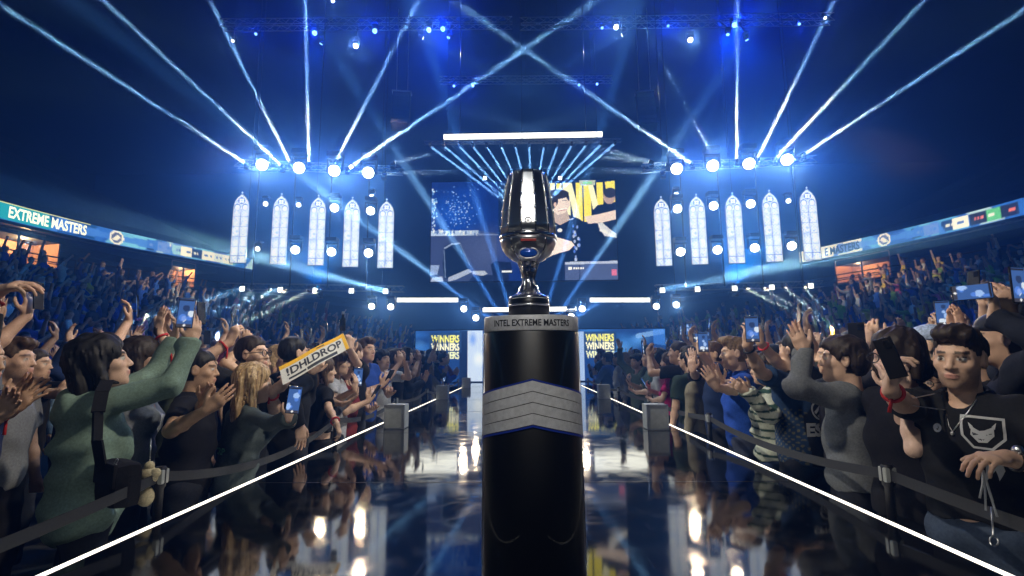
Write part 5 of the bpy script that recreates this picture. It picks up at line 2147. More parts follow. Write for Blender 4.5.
for q in range(7):
    c0 = k0 + Vector((0, 0, -.022 * q))
    mb.tube([c0 + Vector((math.cos(t) * .007 * (1 if q % 2 else .3), math.sin(t) * .007 * (.3 if q % 2 else 1), math.sin(t + 1) * .013)) for t in [2 * PI * i / 10 for i in range(10)]], .0022, 5, closed=True)
mb.build('key_chain', M['silver'], bag)
pl = empty('plush_pendant', at(148, 484, 2.42), 0, 'cream plush pendant hanging from the black shoulder bag', 'pendant')
mb = MB().ball((0, 0, .035), .045, 16, (1, .9, .9)).ball((-.005, 0, -.055), .036, 16, (1.0, .9, 1.25)).ball((.035, -.005, .05), .022, 10)
mb.ball((.0, 0, .08), .022, 10)
mb.build('body', M['plush'], pl)
MB().tube([(0, 0, .08), (-.01, .01, .16), (-.02, .02, .20)], .003, 6).build('cord', M['silver'], pl)

# L2 dark haired person behind her, clapping
p = hero(139, 3.25, face=(.9, .4), H=1.74, sex='f', skin='light', hair='dark', style='long', hairL=.1, h=.008, shirt=(.42, .46, .52), sleeve='short', loose=1.4, head=(0, R(6), 0), seed=9, hs=1.05,
         arms={'R': A(at(158, 331, 3.3), f=(.12, 0, 1), n=(.3, .9, 0), pole=(.2, -.3, -1), curl=.1, thumb=.2), 'L': A(at(163, 333, 3.40), f=(.25, 0, 1), n=(-.3, -.9, 0), pole=(.2, .5, -1), curl=.1, thumb=.2)},
         label='dark haired person in a pale tee clapping behind the woman in green')
p.wristband('R', tail=False)
# person outside the frame on the left reaching in, and a pair of clapping hands
p = hero(-38, 2.35, face=(.8, .6), H=1.80, skin='light', hair='dark', style='short', h=.007, shirt=(.012, .012, .015), sleeve='cut', loose=1.2, seed=2,
         arms={'R': A(at(-6, 293, 2.15), f=(.75, .1, .35), n=(0, .4, -1), pole=(.1, -.2, -1), curl=.55, thumb=1), 'L': A(at(-6, 420, 2.2), f=(.4, 0, .5), n=(.2, -.5, -.1), curl=.3)},
         label='person in black at the left picture edge raising a curled hand')
p.wristband('R', tail=False)
p = hero(-25, 2.65, face=(.9, .2), H=1.72, skin='tan', hair='dark', style='short', h=.007, shirt=(.02, .03, .09), sleeve='short', seed=3,
         arms={'R': A(at(12, 412, 2.32), f=(.62, .2, .72), n=(.2, 1, -.1), pole=(-.1, -.4, -1), curl=.12, thumb=.1, spread=.25), 'L': A(at(6, 408, 2.40), f=(.55, .2, .75), n=(-.2, -1, 0), pole=(0, .4, -1), curl=.12, thumb=.1)},
         label='person half out of the picture at far left, clapping with a red wristband')
p.wristband('R')
p = hero(14, 4.9, face=(.9, .2), H=1.66, skin='light', hair='dark', style='short', h=.009, shirt=(.03, .05, .14), sleeve='short', seed=13, arms={'R': A(at(8, 378, 4.7), f=(.5, -.1, .6), n=(0, 1, 0), curl=.3), 'L': A(at(22, 378, 4.7), f=(-.2, -.2, .8), n=(0, 1, 0), curl=.3)}, label='short haired person deep in the dark at the far left clapping')
# bare arm with clapping hands beside the blonde
p = hero(196, 3.15, face=(.9, .3), H=1.66, skin='tan', hair='black', style='short', h=.007, shirt=(.012, .012, .016), sleeve='short', loose=1.4, seed=6,
         arms={'R': A(at(206, 410, 2.70), f=(.65, .1, .55), n=(-.2, .8, .3), pole=(-.7, -.6, -.9), curl=.3), 'L': A(at(203, 405, 2.85), f=(.5, -.2, .6), n=(.2, -.8, 0), pole=(0, .5, -1), curl=.3)},
         label='person in black with a bare forearm clapping beside the blonde woman')


def blond_streak(V):
    c = np.tile(np.array((.46, .31, .15)), (len(V), 1))
    ang = np.arctan2(V[:, 0], -V[:, 1])
    f = (np.sin(ang * 31) + np.sin(ang * 57 + 2) > .4)
    c[f] = (.60, .45, .27)
    c[(np.sin(ang * 19 + 1) > .8)] = (.20, .12, .06)
    t = np.clip((-.20 - V[:, 2]) / .12, 0, 1)[:, None]
    return c * (1 - t) + np.array((.36, .17, .15)) * t


# L4 blonde woman
p = hero(242, 3.22, face=(.72, .69), H=1.55, sex='f', skin='light', hair='blond', style='long', hairL=.24, wide=.92, h=.007, shirt=(.085, .11, .115), sleeve='long', hem=.8, loose=1.7, folds=1.3, head=(R(-14), R(4), 0), seed=12, hair_col=blond_streak, lean=R(6), hs=1.1,
         arms={'R': A(at(293, 420, 2.95), f=(.25, .2, 1), n=(-.6, .4, .2), pole=(.1, -.5, -1), curl=.4, thumb=.8), 'L': A(at(292, 422, 3.35), f=(.1, 0, 1), n=(-.5, -.4, .2), pole=(0, .6, -1), curl=.35)},
         label='woman with long streaked blond hair in a grey sweatshirt holding a phone')
phone(frame_from(at(294, 400, 2.85), (.3, -.95, .0), (.12, 0, 1)), 'phone held low by the blond woman in the grey sweatshirt', seed=1)
bl = p
V, T = text_tris('CRP', 1, .04)
p.print_on_shirt('print', V, T, .055, p.fig.tp(.02, -.12, 1.17), (-.25, -1, 0), UP, M['print_green'], 'green lettering')
# braid down the side of her hair
mb = MB()
hm_ = head_matrix(p.fig)
for q in range(9):
    mb.ball(hm_ @ Vector((.083 - .002 * q, -.02 - .006 * q, .02 - .026 * q)), .015, 8, (1, 1, 1.2))
mb.build('braid', M['hair'], p.root).color = (.40, .27, .13, 1)

# L5 bearded man with glasses, fist up
p = hero(250, 3.6, face=(.93, -.12), H=1.765, skin='light', hair='dark', style='short', h=.0065, shirt=(.012, .012, .014), sleeve='short', beard=.85, head=(R(4), R(4), 0), seed=14, hs=1.04,
         arms={'R': A(at(230, 342, 3.35), f=(.3, .1, 1), n=(.3, .8, .1), pole=(-.6, -.5, -.7), curl=.95, thumb=1), 'L': A(at(272, 392, 3.42), f=(.6, .2, .5), n=(-.3, .5, .5), pole=(.2, .3, -1), curl=.8, thumb=.9)},
         label='bearded man with glasses in a black tee raising his right fist')
p.glasses()
p.wristband('R')
p.wristband('L')
# person behind raising a dark phone
p = hero(254, 4.3, face=(.8, .5), H=1.72, skin='tan', hair='black', style='short', h=.009, shirt=(.015, .016, .02), sleeve='short', seed=15,
         arms={'R': A(at(246, 345, 4.2), f=(.05, .1, 1), n=(-.4, .6, 0), curl=.7, thumb=.9), 'L': A(at(262, 385, 4.2), f=(.4, 0, .4), n=(-.5, 0, .3))}, label='black haired person with a raised hand behind the bearded man')
# L7 man with short black hair at the banner
p = hero(291, 3.95, face=(.55, .83), H=1.775, skin='light', hair='black', style='short', h=.0075, shirt=(.012, .013, .016), sleeve='long', loose=1.5, head=(R(-6), 0, 0), seed=16, hs=1.06,
         arms={'R': A(at(300, 425, 3.75), f=(.1, .1, -1), n=(-.3, .2, 0), pole=(0, -1, 0)), 'L': A(at(312, 372, 4.05), f=(.5, .1, .6), n=(-.3, .5, .4), pole=(0, .4, -1), curl=.9)},
         label='man with short black hair in a black jacket behind the yellow banner')
# banner !DHLDROP
Yb = 3.86
c4 = [at(283, 385, 3.30), at(349, 348, 3.95), at(343, 333, 3.95), at(279, 367, 3.30)]


def ban(u, v, off=0.):
    u, v = np.asarray(u, float), np.asarray(v, float)
    a, b_, c_, d_ = [np.array(q) for q in c4]
    P = (a * ((1 - u) * (1 - v))[..., None] + b_ * (u * (1 - v))[..., None] + c_ * (u * v)[..., None] + d_ * ((1 - u) * v)[..., None])
    P[..., 1] += .015 * np.sin(u * 9) + off
    return P


def ban_patch(name, u0, u1, v0, v1, m, off, parent, thick=.004):
    n = 28
    U = np.linspace(u0, u1, n)
    rows = [ban(U, np.full(n, v0), off), ban(U, np.full(n, v1), off), ban(U, np.full(n, v1), off + thick), ban(U, np.full(n, v0), off + thick)]
    V = np.concatenate(rows)
    F = []
    for k in range(n - 1):
        for r_i in range(4):
            a, b_ = r_i * n + k, ((r_i + 1) % 4) * n + k
            F.append((a, a + 1, b_ + 1, b_))
    return link(name, np_mesh(name, V, F, m, smooth=False), None, parent)


bn = empty('banner', (0, 0, 0), 0, 'yellow and white paper banner with bold black lettering held up by the crowd', 'banner')
ban_patch('sheet', 0, 1, 0, 1, M['banner_white'], 0, bn)
ban_patch('stripe', 0, 1, .80, 1, M['banner_yellow'], -.003, bn)
ban_patch('stripe', .94, 1, .0, .8, M['banner_yellow'], -.003, bn)
V, T = text_tris('!DHLDROP', 1, .028)
wv, hv = V[:, 0].max() - V[:, 0].min(), V[:, 1].max() - V[:, 1].min()
link('lettering', np_mesh('lettering', ban(.07 + .84 * (V[:, 0] - V[:, 0].min()) / wv, .31 + .42 * (V[:, 1] - V[:, 1].min()) / hv, -.006), T, M['ink'], smooth=False), None, bn)
ban_patch('small_print', .08, .32, .10, .20, M['ink'], -.004, bn, .002)
ban_patch('small_print', .34, .80, .06, .22, M['ink'], -.004, bn, .002)
ban_patch('small_print', .55, .66, .87, .93, M['ink'], -.006, bn, .002)

# L8 women behind the belt
p = hero(322, 4.35, face=(.75, .62), H=1.62, sex='f', skin='light', hair='brown', style='long', hairL=.10, h=.008, shirt=(.012, .012, .014), sleeve='short', crop=1.06, hem=1.0, head=(R(-12), 0, 0), seed=18, trousers=(.012, .012, .014),
         arms={'R': A(at(337, 425, 4.2), f=(.3, .1, -.9), n=(-.8, 0, -.2), pole=(-.3, -1, -.1), curl=.5), 'L': A(at(345, 405, 4.5), f=(.5, 0, .2), n=(-.5, 0, .4))}, label='woman in a black cropped top with a bare waist by the belt barrier')
p.wristband('R', tail=False)
p = hero(336, 4.75, face=(.95, .15), H=1.70, sex='f', skin='light', hair='brown', style='long', hairL=.2, h=.008, shirt=(.35, .36, .40), sleeve='short', head=(0, R(-4), 0), seed=19,
         arms={'R': A(at(354, 390, 4.6), f=(.2, 0, 1), n=(-.7, .3, .1), curl=.4, thumb=.9), 'L': A(at(356, 392, 4.9), f=(.1, 0, 1), n=(-.6, -.4, .1), curl=.4)}, label='woman with wavy brown hair and pale top filming with a phone')
phone(frame_from(at(358, 377, 4.68), (.2, -.97, 0), (.05, 0, 1)), 'lit phone held by the woman with wavy brown hair', seed=2, s=1.15)
# arm holding up a small bottle above the banner
p = hero(352, 5.1, face=(.5, .8), H=1.80, skin='light', hair='brown', style='short', h=.009, shirt=(.012, .012, .015), sleeve='short', seed=20,
         arms={'R': A(at(343, 337, 4.75), f=(.02, .1, 1), n=(-.4, .6, 0), pole=(-.2, -.4, -1), curl=.9, thumb=1), 'L': A(at(356, 347, 5.0), f=(-.2, .1, 1), n=(.3, .5, 0), pole=(.5, .2, -1), curl=.5)}, label='man in black reaching both hands up above the right end of the banner')
p.wristband('L', tail=False)
bt = empty('bottle', at(342.5, 331, 4.72), 0, 'small dark bottle held up above the banner', 'bottle')
MB().lathe([(.020, 0), (.024, .005), (.024, .08), (.011, .105), (.010, .125)], 16).build('body', M['glass_dark'], bt)
MB().lathe([(.0125, .124), (.0125, .142), (.010, .145)], 12).build('cap', M['silver'], bt)
bt.scale = (1.1, 1.1, 1.25)

# right side ----------------------------------------------------------------------
# R1 man in the black tee
Y = 2.12
p = hero(960, Y, face=(-.80, -.42), H=1.70, skin='light', hair='dark', style='quiff', h=.0048, hairh=.006, shirt=(.012, .013, .015), sleeve='short', hem=.98, loose=1.25, beard=.55, head=(R(6), R(-4), R(-4)), seed=21, hs=1.06, trousers=(.06, .085, .14),
         arms={'R': A(at(881, 385, 1.92), f=(.12, -.05, 1), n=(.5, -.5, .1), pole=(-.55, -.1, -1), curl=.75, thumb=.9), 'L': A(at(1006, 458, 1.88), f=(-.9, -.25, .05), n=(.0, .2, -1), pole=(.9, -.1, -.3), curl=.5, thumb=.6)},
         label='dark haired man with stubble in a black tee raising a black phone, red wristband')
R1 = p
p.wristband('R')
mb = band_mesh(p.fig.arm['L']['W'] - nv(p.fig.arm['L']['W'] - p.fig.arm['L']['E']) * .035, nv(p.fig.arm['L']['W'] - p.fig.arm['L']['E']), .034, .012)
mb.build('watch_strap', M['black_metal'], p.root)
a = p.fig.arm['L']
q = a['W'] - nv(a['W'] - a['E']) * .035 - a['n'] * .036
mb = MB().ball(q, .018, 14, (1, 1, 1))
mb.build('watch_face', M['silver'], p.root)
phone(frame_from(at(890, 358, 1.90), (.72, .2, .15), (-.35, .1, .9)), 'black phone in the raised hand of the stubbled man', seed=3)
# necklace
nk = p.fig.neck
mb = MB()
cp = [(-.062, -.01, .02), (-.06, .045, -.01), (-.04, .09, -.055), (-.012, .118, -.115), (0, .124, -.135), (.012, .118, -.115), (.04, .09, -.055), (.06, .045, -.01), (.062, -.01, .02)]
bvs = BVHTree.FromPolygons([tuple(v) for v in p.sv], [tuple(f) for f in p.sq])
bme = p.body.data
bvb = BVHTree.FromPolygons([tuple(v.co) for v in bme.vertices], [tuple(f.vertices) for f in bme.polygons])
wrap = []
for q in cp:
    q = Vector(nk + np.array(q))
    hits = [hh[0].y for hh in (b_.ray_cast(Vector((q.x, .6, q.z)), Vector((0, -1, 0))) for b_ in (bvs, bvb)) if hh[0] is not None]
    wrap.append((q.x, max(hits) + .003 if hits and q.y > .02 else q.y, q.z))
mb.tube(wrap, .0024, 6)
mb.ball(Vector(wrap[4]) + Vector((0, .003, -.006)), .008, 8)
mb.build('necklace', M['silver'], p.root)
# shield emblem with face, round badge, sleeve lettering, lower block
sh = Canvas
tp = p.fig.tp


def shape_tris(polys):
    """flat outlines -> vertices and triangles"""
    bm = bmesh.new()
    for po in polys:
        vs_ = [bm.verts.new((x, y, 0)) for x, y in po]
        bm.faces.new(vs_)
    bmesh.ops.triangulate(bm, faces=bm.faces)
    bmesh.ops.subdivide_edges(bm, edges=bm.edges, cuts=2, use_grid_fill=True)
    bmesh.ops.triangulate(bm, faces=bm.faces)
    bm.verts.index_update()
    V = np.array([v.co[:2] for v in bm.verts])
    T = np.array([[v.index for v in f.verts] for f in bm.faces])
    bm.free()
    return V, T


def ring_polys(pts, k):
    pts = np.array(pts, float)
    c_ = pts.mean(0)
    inn = c_ + (pts - c_) * k
    n = len(pts)
    return [[tuple(pts[i]), tuple(pts[(i + 1) % n]), tuple(inn[(i + 1) % n]), tuple(inn[i])] for i in range(n)]


shield = [(-.5, .55), (.5, .50), (.47, -.1), (.22, -.42), (-.2, -.40), (-.45, -.05)]
polys = ring_polys(shield, .86)
polys += [[(-.22, .22), (-.05, .10), (.05, .12), (.24, .24), (.24, -.02), (.10, -.22), (-.08, -.23), (-.24, -.02)], [(-.30, .34), (-.18, .22), (-.24, .14)], [(.30, .36), (.26, .16), (.20, .24)]]
V, T = shape_tris(polys)
p.print_on_shirt('chest_emblem', V, T, .135, tp(-.09, .13, 1.335), (-.12, 1, .1), UP, M['print_grey'], 'grey shield emblem')
V, T = shape_tris([[(-.20, .06), (-.06, 0), (-.18, -.03)], [(.20, .06), (.06, 0), (.18, -.03)], [(-.1, -.12), (.1, -.12), (.0, -.17)]])
p.print_on_shirt('emblem_face', V, T, .135, tp(-.09, .135, 1.335), (-.12, 1, .1), UP, M['ink'])
V, T = shape_tris([[(-.25, .3), (.2, .28), (.24, -.2), (.1, -.5), (.05, -.2), (-.2, -.6), (-.14, -.1)]])
p.print_on_shirt('chest_print', V, T, .13, tp(-.11, .13, 1.225), (-.12, 1, .0), UP, M['print_grey'])
circ = [(math.cos(t), math.sin(t)) for t in [2 * PI * i / 20 for i in range(20)]]
V, T = shape_tris([[(x * .5, y * .5) for x, y in circ]])
p.print_on_shirt('round_badge', V, T, .036, tp(.06, .12, 1.345), (.12, 1, .1), UP, M['print_white'])
V, T = shape_tris([[(.05, .3), (.2, .1), (.05, -.3), (-.15, -.1), (.08, -.05)]])
p.print_on_shirt('badge_mark', V, T, .036, tp(.06, .125, 1.345), (.12, 1, .1), UP, M['ink'])
V, T = text_tris('EC', 1, .03)
p.print_on_shirt('sleeve_print', V, T, .045, tp(.20, .05, 1.29), (.6, .8, 0), UP, M['print_grey'])
# lanyard strings and a key ring at his hand
ln = empty('lanyard', at(983, 470, 1.86), 0, 'white lanyard strings with a metal ring hanging from the hand of the stubbled man', 'lanyard')
mb = MB()
for k, (dx, dz) in enumerate(((-.03, -.09), (-.015, -.13), (.012, -.10), (.02, -.15))):
    mb.tube([(0, 0, 0), (dx * .4, -.005, dz * .5), (dx, -.008, dz)], .0035, 6)
mb.build('string', M['print_grey'], ln)
mb = MB().tube([(.012, 0, -.12), (.008, 0, -.18), (.006, 0, -.215)], .003, 6)
mb.tube([(.006 + math.cos(t) * .014, 0, -.23 + math.sin(t) * .016) for t in [2 * PI * i / 18 for i in range(18)]], .003, 6, closed=True)
mb.build('ring', M['silver'], ln)

# R2 woman with glasses behind his arm
p = hero(902, 2.55, face=(-.92, -.25), H=1.70, sex='f', skin='pale', hair='dark', style='bob', h=.0065, shirt=(.012, .012, .015), sleeve='short', loose=1.5, wide=1.2, head=(R(4), R(-2), 0), seed=22, hs=1.12,
         arms={'R': A(at(893, 392, 2.42), f=(-.1, -.1, 1), n=(.2, .9, .2), pole=(.3, -.5, -1), curl=.6), 'L': A(at(903, 395, 2.42), f=(-.3, -.1, .8), n=(.1, .8, .3), pole=(.6, -.3, -1), curl=.6)},
         label='woman with glasses and dark bobbed hair behind the raised arm of the stubbled man')
p.glasses()
p = hero(925, 2.95, face=(-.75, -.6), H=1.56, skin='light', hair='black', style='short', h=.0075, shirt=(.02, .02, .03), sleeve='short', head=(0, R(-4), 0), seed=23, label='short person with blue tinted glasses between the woman and the stubbled man')
p.glasses()
p = hero(935, 3.1, face=(-.6, .5), H=1.78, skin='light', hair='grey', style='cap', h=.009, shirt=(.05, .05, .06), seed=24, label='person in a pale blue cap just behind the stubbled man')
p.hair.color = (.35, .45, .65, 1)

# R3 man in the grey sweater
p = hero(846, 3.0, face=(-.82, .55), H=1.68, skin='light', hair='dark', style='mop', h=.0065, shirt=(.16, .175, .19), sleeve='long', hem=.92, loose=1.7, folds=1.3, head=(R(6), R(6), 0), seed=25, hs=1.1, wide=1.08,
         arms={'L': A(at(805, 352, 2.95), f=(-.35, .05, .95), n=(.3, .9, 0), pole=(.1, -.4, -1), curl=.12, thumb=.2), 'R': A(at(803, 350, 3.12), f=(-.3, 0, .95), n=(.1, -.95, 0), pole=(-.3, .5, -1), curl=.12, thumb=.2)},
         label='man with dark mop hair in a grey sweater clapping above his head')
p.wristband('L')
p = hero(838, 3.5, face=(-.8, .3), H=1.72, skin='light', hair='black', style='short', h=.008, shirt=(.02, .02, .03), seed=26, label='black haired person directly behind the man in the grey sweater',
         arms={'R': A(at(868, 345, 3.3), f=(-.1, 0, 1), n=(.5, .5, 0), curl=.6), 'L': A(at(876, 342, 3.3), f=(-.2, 0, 1), n=(.5, .5, 0), curl=.6)})
phone(frame_from(at(857, 337, 3.2), (.6, .8, 0), (0, 0, 1)), 'tall dark phone raised behind the man in the grey sweater', seed=1, s=1.2)
# R4 man in the dark jersey filming


def jersey(V):
    c = np.tile(np.array((.012, .014, .020)), (len(V), 1))
    side_ = (V[:, 0] < -.105 - .12 * (V[:, 2] - 1.1)) | (np.hypot(V[:, 0] + .2, V[:, 2] - 1.35) < .16)
    c[side_] = (.022, .05, .12)
    dots = side_ & (np.sin(V[:, 2] * 160) * np.sin(V[:, 1] * 160) > .45) & (V[:, 2] < 1.25)
    c[dots] = (.16, .16, .10)
    return c


p = hero(797, 3.28, face=(-.28, .96), H=1.76, skin='light', hair='black', style='short', h=.0065, sleeve='short', hem=.86, loose=1.5, head=(R(10), R(6), 0), seed=27, shirt_col=jersey, wide=1.12, hs=1.05,
         arms={'L': A(at(747, 345, 3.2), f=(.25, .05, 1), n=(-.1, .6, .1), pole=(-.3, -.5, -1), curl=.45, thumb=.8), 'R': A(at(760, 342, 3.5), f=(-.25, .05, 1), n=(.1, .6, .1), pole=(.3, .6, -1), curl=.45, thumb=.8)},
         label='man in a black and navy jersey with white back print filming overhead')
p.wristband('R', tail=False)
mb = band_mesh(p.fig.arm['L']['W'] - nv(p.fig.arm['L']['W'] - p.fig.arm['L']['E']) * .04, nv(p.fig.arm['L']['W'] - p.fig.arm['L']['E']), .033, .014)
mb.build('watch_strap', M['black_metal'], p.root)
tp = p.fig.tp
V, T = text_tris('ESL', 1, .05)
p.print_on_shirt('back_print', V, T, .115, tp(-.02, -.15, 1.105), (.05, -1, 0), UP, M['print_grey'])
V, T = text_tris('CPWN', 1, .04)
p.print_on_shirt('name_print', V, T, .05, tp(-.01, -.15, 1.37), (.05, -1, .1), UP, M['print_grey'])
V, T = shape_tris(ring_polys([(x * .5, y * .5) for x, y in circ], .80) + [[(-.34, -.05), (.30, .40), (.36, .30), (-.26, -.18)], [(-.2, -.28), (.42, .16), (.44, .02), (-.06, -.36)]])
p.print_on_shirt('back_logo', V, T, .125, tp(-.005, -.15, 1.235), (.05, -1, 0), UP, M['print_grey'])
phone(frame_from(at(752, 329, 3.18), (-.25, -.97, 0), (0, 0, 1)), 'lit phone held overhead by the man in the navy jersey', seed=0, s=1.1)
# R5 blue tee
p = hero(738, 4.15, face=(-.97, .15), H=1.745, skin='light', hair='sandy', style='quiff', h=.007, shirt=(.02, .075, .42), sleeve='short', hem=.86, loose=1.5, beard=.25, head=(0, 0, 0), seed=28, hs=1.1, trousers=(.05, .06, .10),
         arms={'L': A(at(717, 388, 3.95), f=(-.5, -.02, .8), n=(.1, .9, 0), pole=(.3, -.5, -1), curl=.2), 'R': A(at(716, 386, 4.08), f=(-.4, -.1, .85), n=(0, -.9, 0), pole=(.2, .5, -1), curl=.2)},
         label='fair haired man in a bright blue tee clapping in profile')


def stripes(V):
    c = np.tile(np.array((.50, .54, .46)), (len(V), 1))
    t = V[:, 2] + .25 * np.abs(V[:, 0])
    c[np.abs((t * 17) % 1 - .5) > .36] = (.03, .07, .05)
    return c


p = hero(768, 3.75, face=(-.8, .5), H=1.62, sex='f', skin='light', hair='dark', style='bob', h=.008, sleeve='long', hem=.92, loose=2.1, shirt_col=stripes, seed=29, wide=1.1, trousers=(.03, .05, .12), label='person in a white and green striped sweater between blue tee and navy jersey',
         arms={'L': A(at(747, 392, 3.6), f=(-.6, 0, .4), n=(0, .9, 0), pole=(.3, -.6, -1), curl=.4), 'R': A(at(750, 390, 3.8), f=(-.6, 0, .4), n=(0, -.9, 0), curl=.4)})
# R5b two in dark blue behind him
p = hero(716, 4.7, face=(-.95, .1), H=1.75, skin='light', hair='brown', style='short', h=.008, shirt=(.015, .03, .09), sleeve='short', seed=30, label='man in a dark navy shirt filming behind the blue tee man',
         arms={'L': A(at(700, 352, 4.45), f=(.1, 0, 1), n=(.3, .6, 0), pole=(.2, -.4, -1), curl=.5, thumb=.8), 'R': A(at(706, 352, 4.7), f=(-.1, 0, 1), n=(.2, .6, 0), curl=.5)})
phone(frame_from(at(703, 342, 4.4), (-.2, -.97, 0), (0, 0, 1)), 'lit phone raised by the man in the dark navy shirt', seed=2, s=1.15)
p = hero(690, 5.05, face=(-.95, .1), H=1.73, skin='light', hair='dark', style='short', h=.008, shirt=(.012, .012, .016), sleeve='short', seed=31, label='person in black with bent bare arms and a watch, phone raised sideways',
         arms={'L': A(at(692, 366, 4.75), f=(-.1, 0, 1), n=(.3, .6, 0), pole=(.5, -.5, -.8), curl=.5, thumb=.8), 'R': A(at(702, 350, 5.0), f=(-.1, 0, 1), n=(.2, .6, 0), curl=.5)})
phone(frame_from(at(702, 337, 4.7), (-.1, -.98, 0), (1, .6, .1)), 'lit phone held sideways above the belt barrier on the right', seed=3, s=1.1)
# R7 silhouette at the right edge holding a phone high
p = hero(1012, 2.62, face=(-.75, .6), H=1.80, skin='light', hair='dark', style='cap', h=.0075, shirt=(.015, .018, .028), sleeve='long', loose=1.8, seed=32, hs=1.05,
         arms={'L': A(at(995, 318, 2.45), f=(.05, 0, 1), n=(-.4, .6, 0), pole=(.3, -.5, -1), curl=.5, thumb=.9), 'R': A(at(1012, 312, 2.6), f=(-.2, 0, 1), n=(.2, .6, 0), curl=.5)},
         label='person in dark sweater and cap at the right picture edge filming overhead')
p.hair.color = (.02, .022, .03, 1)
phone(frame_from(at(972, 292, 2.45), (-.6, -.8, .0), (1, .3, .02)), 'dark phone held sideways high at the right picture edge', seed=1, s=1.0)
p = hero(976, 3.0, face=(-.85, .3), H=1.70, skin='light', hair='sandy', style='mop', h=.008, shirt=(.02, .02, .025), seed=33, label='sandy haired person in profile between the stubbled man and the capped one')
phone(frame_from(at(943, 313, 4.1), (-.5, -.87, 0), (0, 0, 1)), 'bright upright phone raised in the crowd above the stubbled man', seed=2, s=1.35)
p = hero(941, 4.35, face=(-.5, .8), H=1.72, skin='light', hair='dark', style='short', h=.009, shirt=(.02, .04, .12), seed=34, label='person hidden behind the stubbled man raising a bright phone', arms={'R': A(at(942, 331, 4.2), f=(0, 0, 1), n=(.2, .7, 0), curl=.5), 'L': A(at(938, 331, 4.25), f=(0, 0, 1), n=(.2, .7, 0), curl=.5)})
phone(frame_from(at(1018, 285, 2.3), (.2, -.95, .0), (0, .1, 1)), 'lit phone cut by the right picture edge', seed=0, s=1.1)



# ------------------------------------------------------------------ the rest of the floor crowd: a few poses, each spectator an object of its own
def gp(R_=None, L_=None):
    d = {}
    if R_:
        d['R'] = R_
    if L_:
        d['L'] = L_
    return d


POSES = [
    ('filming with a phone in both hands', gp(A((.07, .36, 1.60), (0, .1, 1), (-.6, -.6, 0), (.7, -.2, -.8), .5, .9), A((-.06, .36, 1.60), (0, .1, 1), (.6, -.6, 0), (-.7, -.2, -.8), .5, .9)), (0, .44, 1.71), (0, -1, .05), 'both'),
    ('holding a phone high', gp(A((.20, .22, 1.90), (0, .1, 1), (0, -1, 0), (.9, -.2, -.6), .5, .9)), (.20, .27, 2.02), (0, -1, -.1), 'one'),
    ('clapping at chest height', gp(A((.025, .32, 1.26), (-.1, .35, .9), (-1, 0, 0), (.8, -.3, -.8), .12, .2), A((-.03, .31, 1.25), (.1, .35, .9), (1, 0, 0), (-.8, -.3, -.8), .12, .2)), None, None, ''),
    ('clapping overhead', gp(A((.03, .20, 1.88), (-.1, .1, 1), (-1, 0, 0), (.9, .1, -.2), .1, .2), A((-.035, .19, 1.87), (.1, .1, 1), (1, 0, 0), (-.9, .1, -.2), .1, .2)), None, None, ''),
    ('raising one fist', gp(A((.27, .12, 1.93), (0, .1, 1), (-.5, .8, 0), (.9, -.1, -.4), 1.1, 1.0)), None, None, ''),
    ('watching with arms down', {}, None, None, ''),
    ('looking at a phone at chest height', gp(A((.09, .33, 1.27), (-.3, .4, .8), (-.5, -.5, .3), (.8, -.4, -.8), .6, .9), A((-.13, .25, 1.15), (.6, .5, .2), (0, 0, 1), (-.9, -.3, -.4), .5)), (.05, .39, 1.36), (0, -.85, .5), 'one'),
    ('with both arms thrown up', gp(A((.33, .10, 1.88), (.2, .1, 1), (-.3, .8, 0), (.9, -.1, -.2), .3, .3), A((-.31, .14, 1.90), (-.2, .1, 1), (.3, .8, 0), (-.9, -.1, -.2), .3, .3)), None, None, ''),
]
GEN = []
for i, (desc, arms, ph, pd, _) in enumerate(POSES):
    for sex in 'mf':
        fig = Fig(1.75, sex, R(2), 0, (R(rnd.uniform(-8, 8)), R(5), 0), arms, 1.0 if sex == 'm' else .96, 1.04)
        V, Q, c = fig.body(.0095, SKINS['light'], HAIRS['dark'], .5 if (sex == 'm' and i % 2) else 0)
        gb = np_mesh('body', V, Q, M['skin'], c)
        sl = ['short', 'short', 'long', 'short', 'short', 'long', 'short', 'long'][i]
        V, Q = fig.shirt(.014, sl, .86, 1.4, seed=40 + i)
        gs = np_mesh('shirt', V, Q, M['cloth'])
        V, Q = fig.trousers(.02)
        gt = np_mesh('trousers', V, Q, M['cloth'])
        GEN.append((fig, gb, gs, gt, i, sex))
SHOE = None
SHIRTS = [('black', (.012, .012, .014)), ('black', (.014, .015, .018)), ('dark grey', (.05, .055, .06)), ('navy', (.015, .03, .10)), ('blue', (.03, .09, .42)), ('white', (.55, .57, .60)), ('grey', (.20, .21, .23)), ('olive', (.07, .09, .06)), ('maroon', (.12, .02, .03)), ('black', (.01, .01, .012)), ('pale blue', (.25, .38, .55))]
HAIRN = [('short dark hair', 'short', 'dark', 'm'), ('short brown hair', 'quiff', 'brown', 'm'), ('mop of dark hair', 'mop', 'black', 'm'), ('black cap', 'cap', 'black', 'm'), ('long brown hair', 'long', 'brown', 'f'), ('dark bob', 'bob', 'black', 'f'), ('ponytail', 'tail', 'dark', 'f'), ('long blond hair', 'long', 'blond', 'f'), ('sandy hair', 'short', 'sandy', 'm')]
USED = {}
NPH = [0]


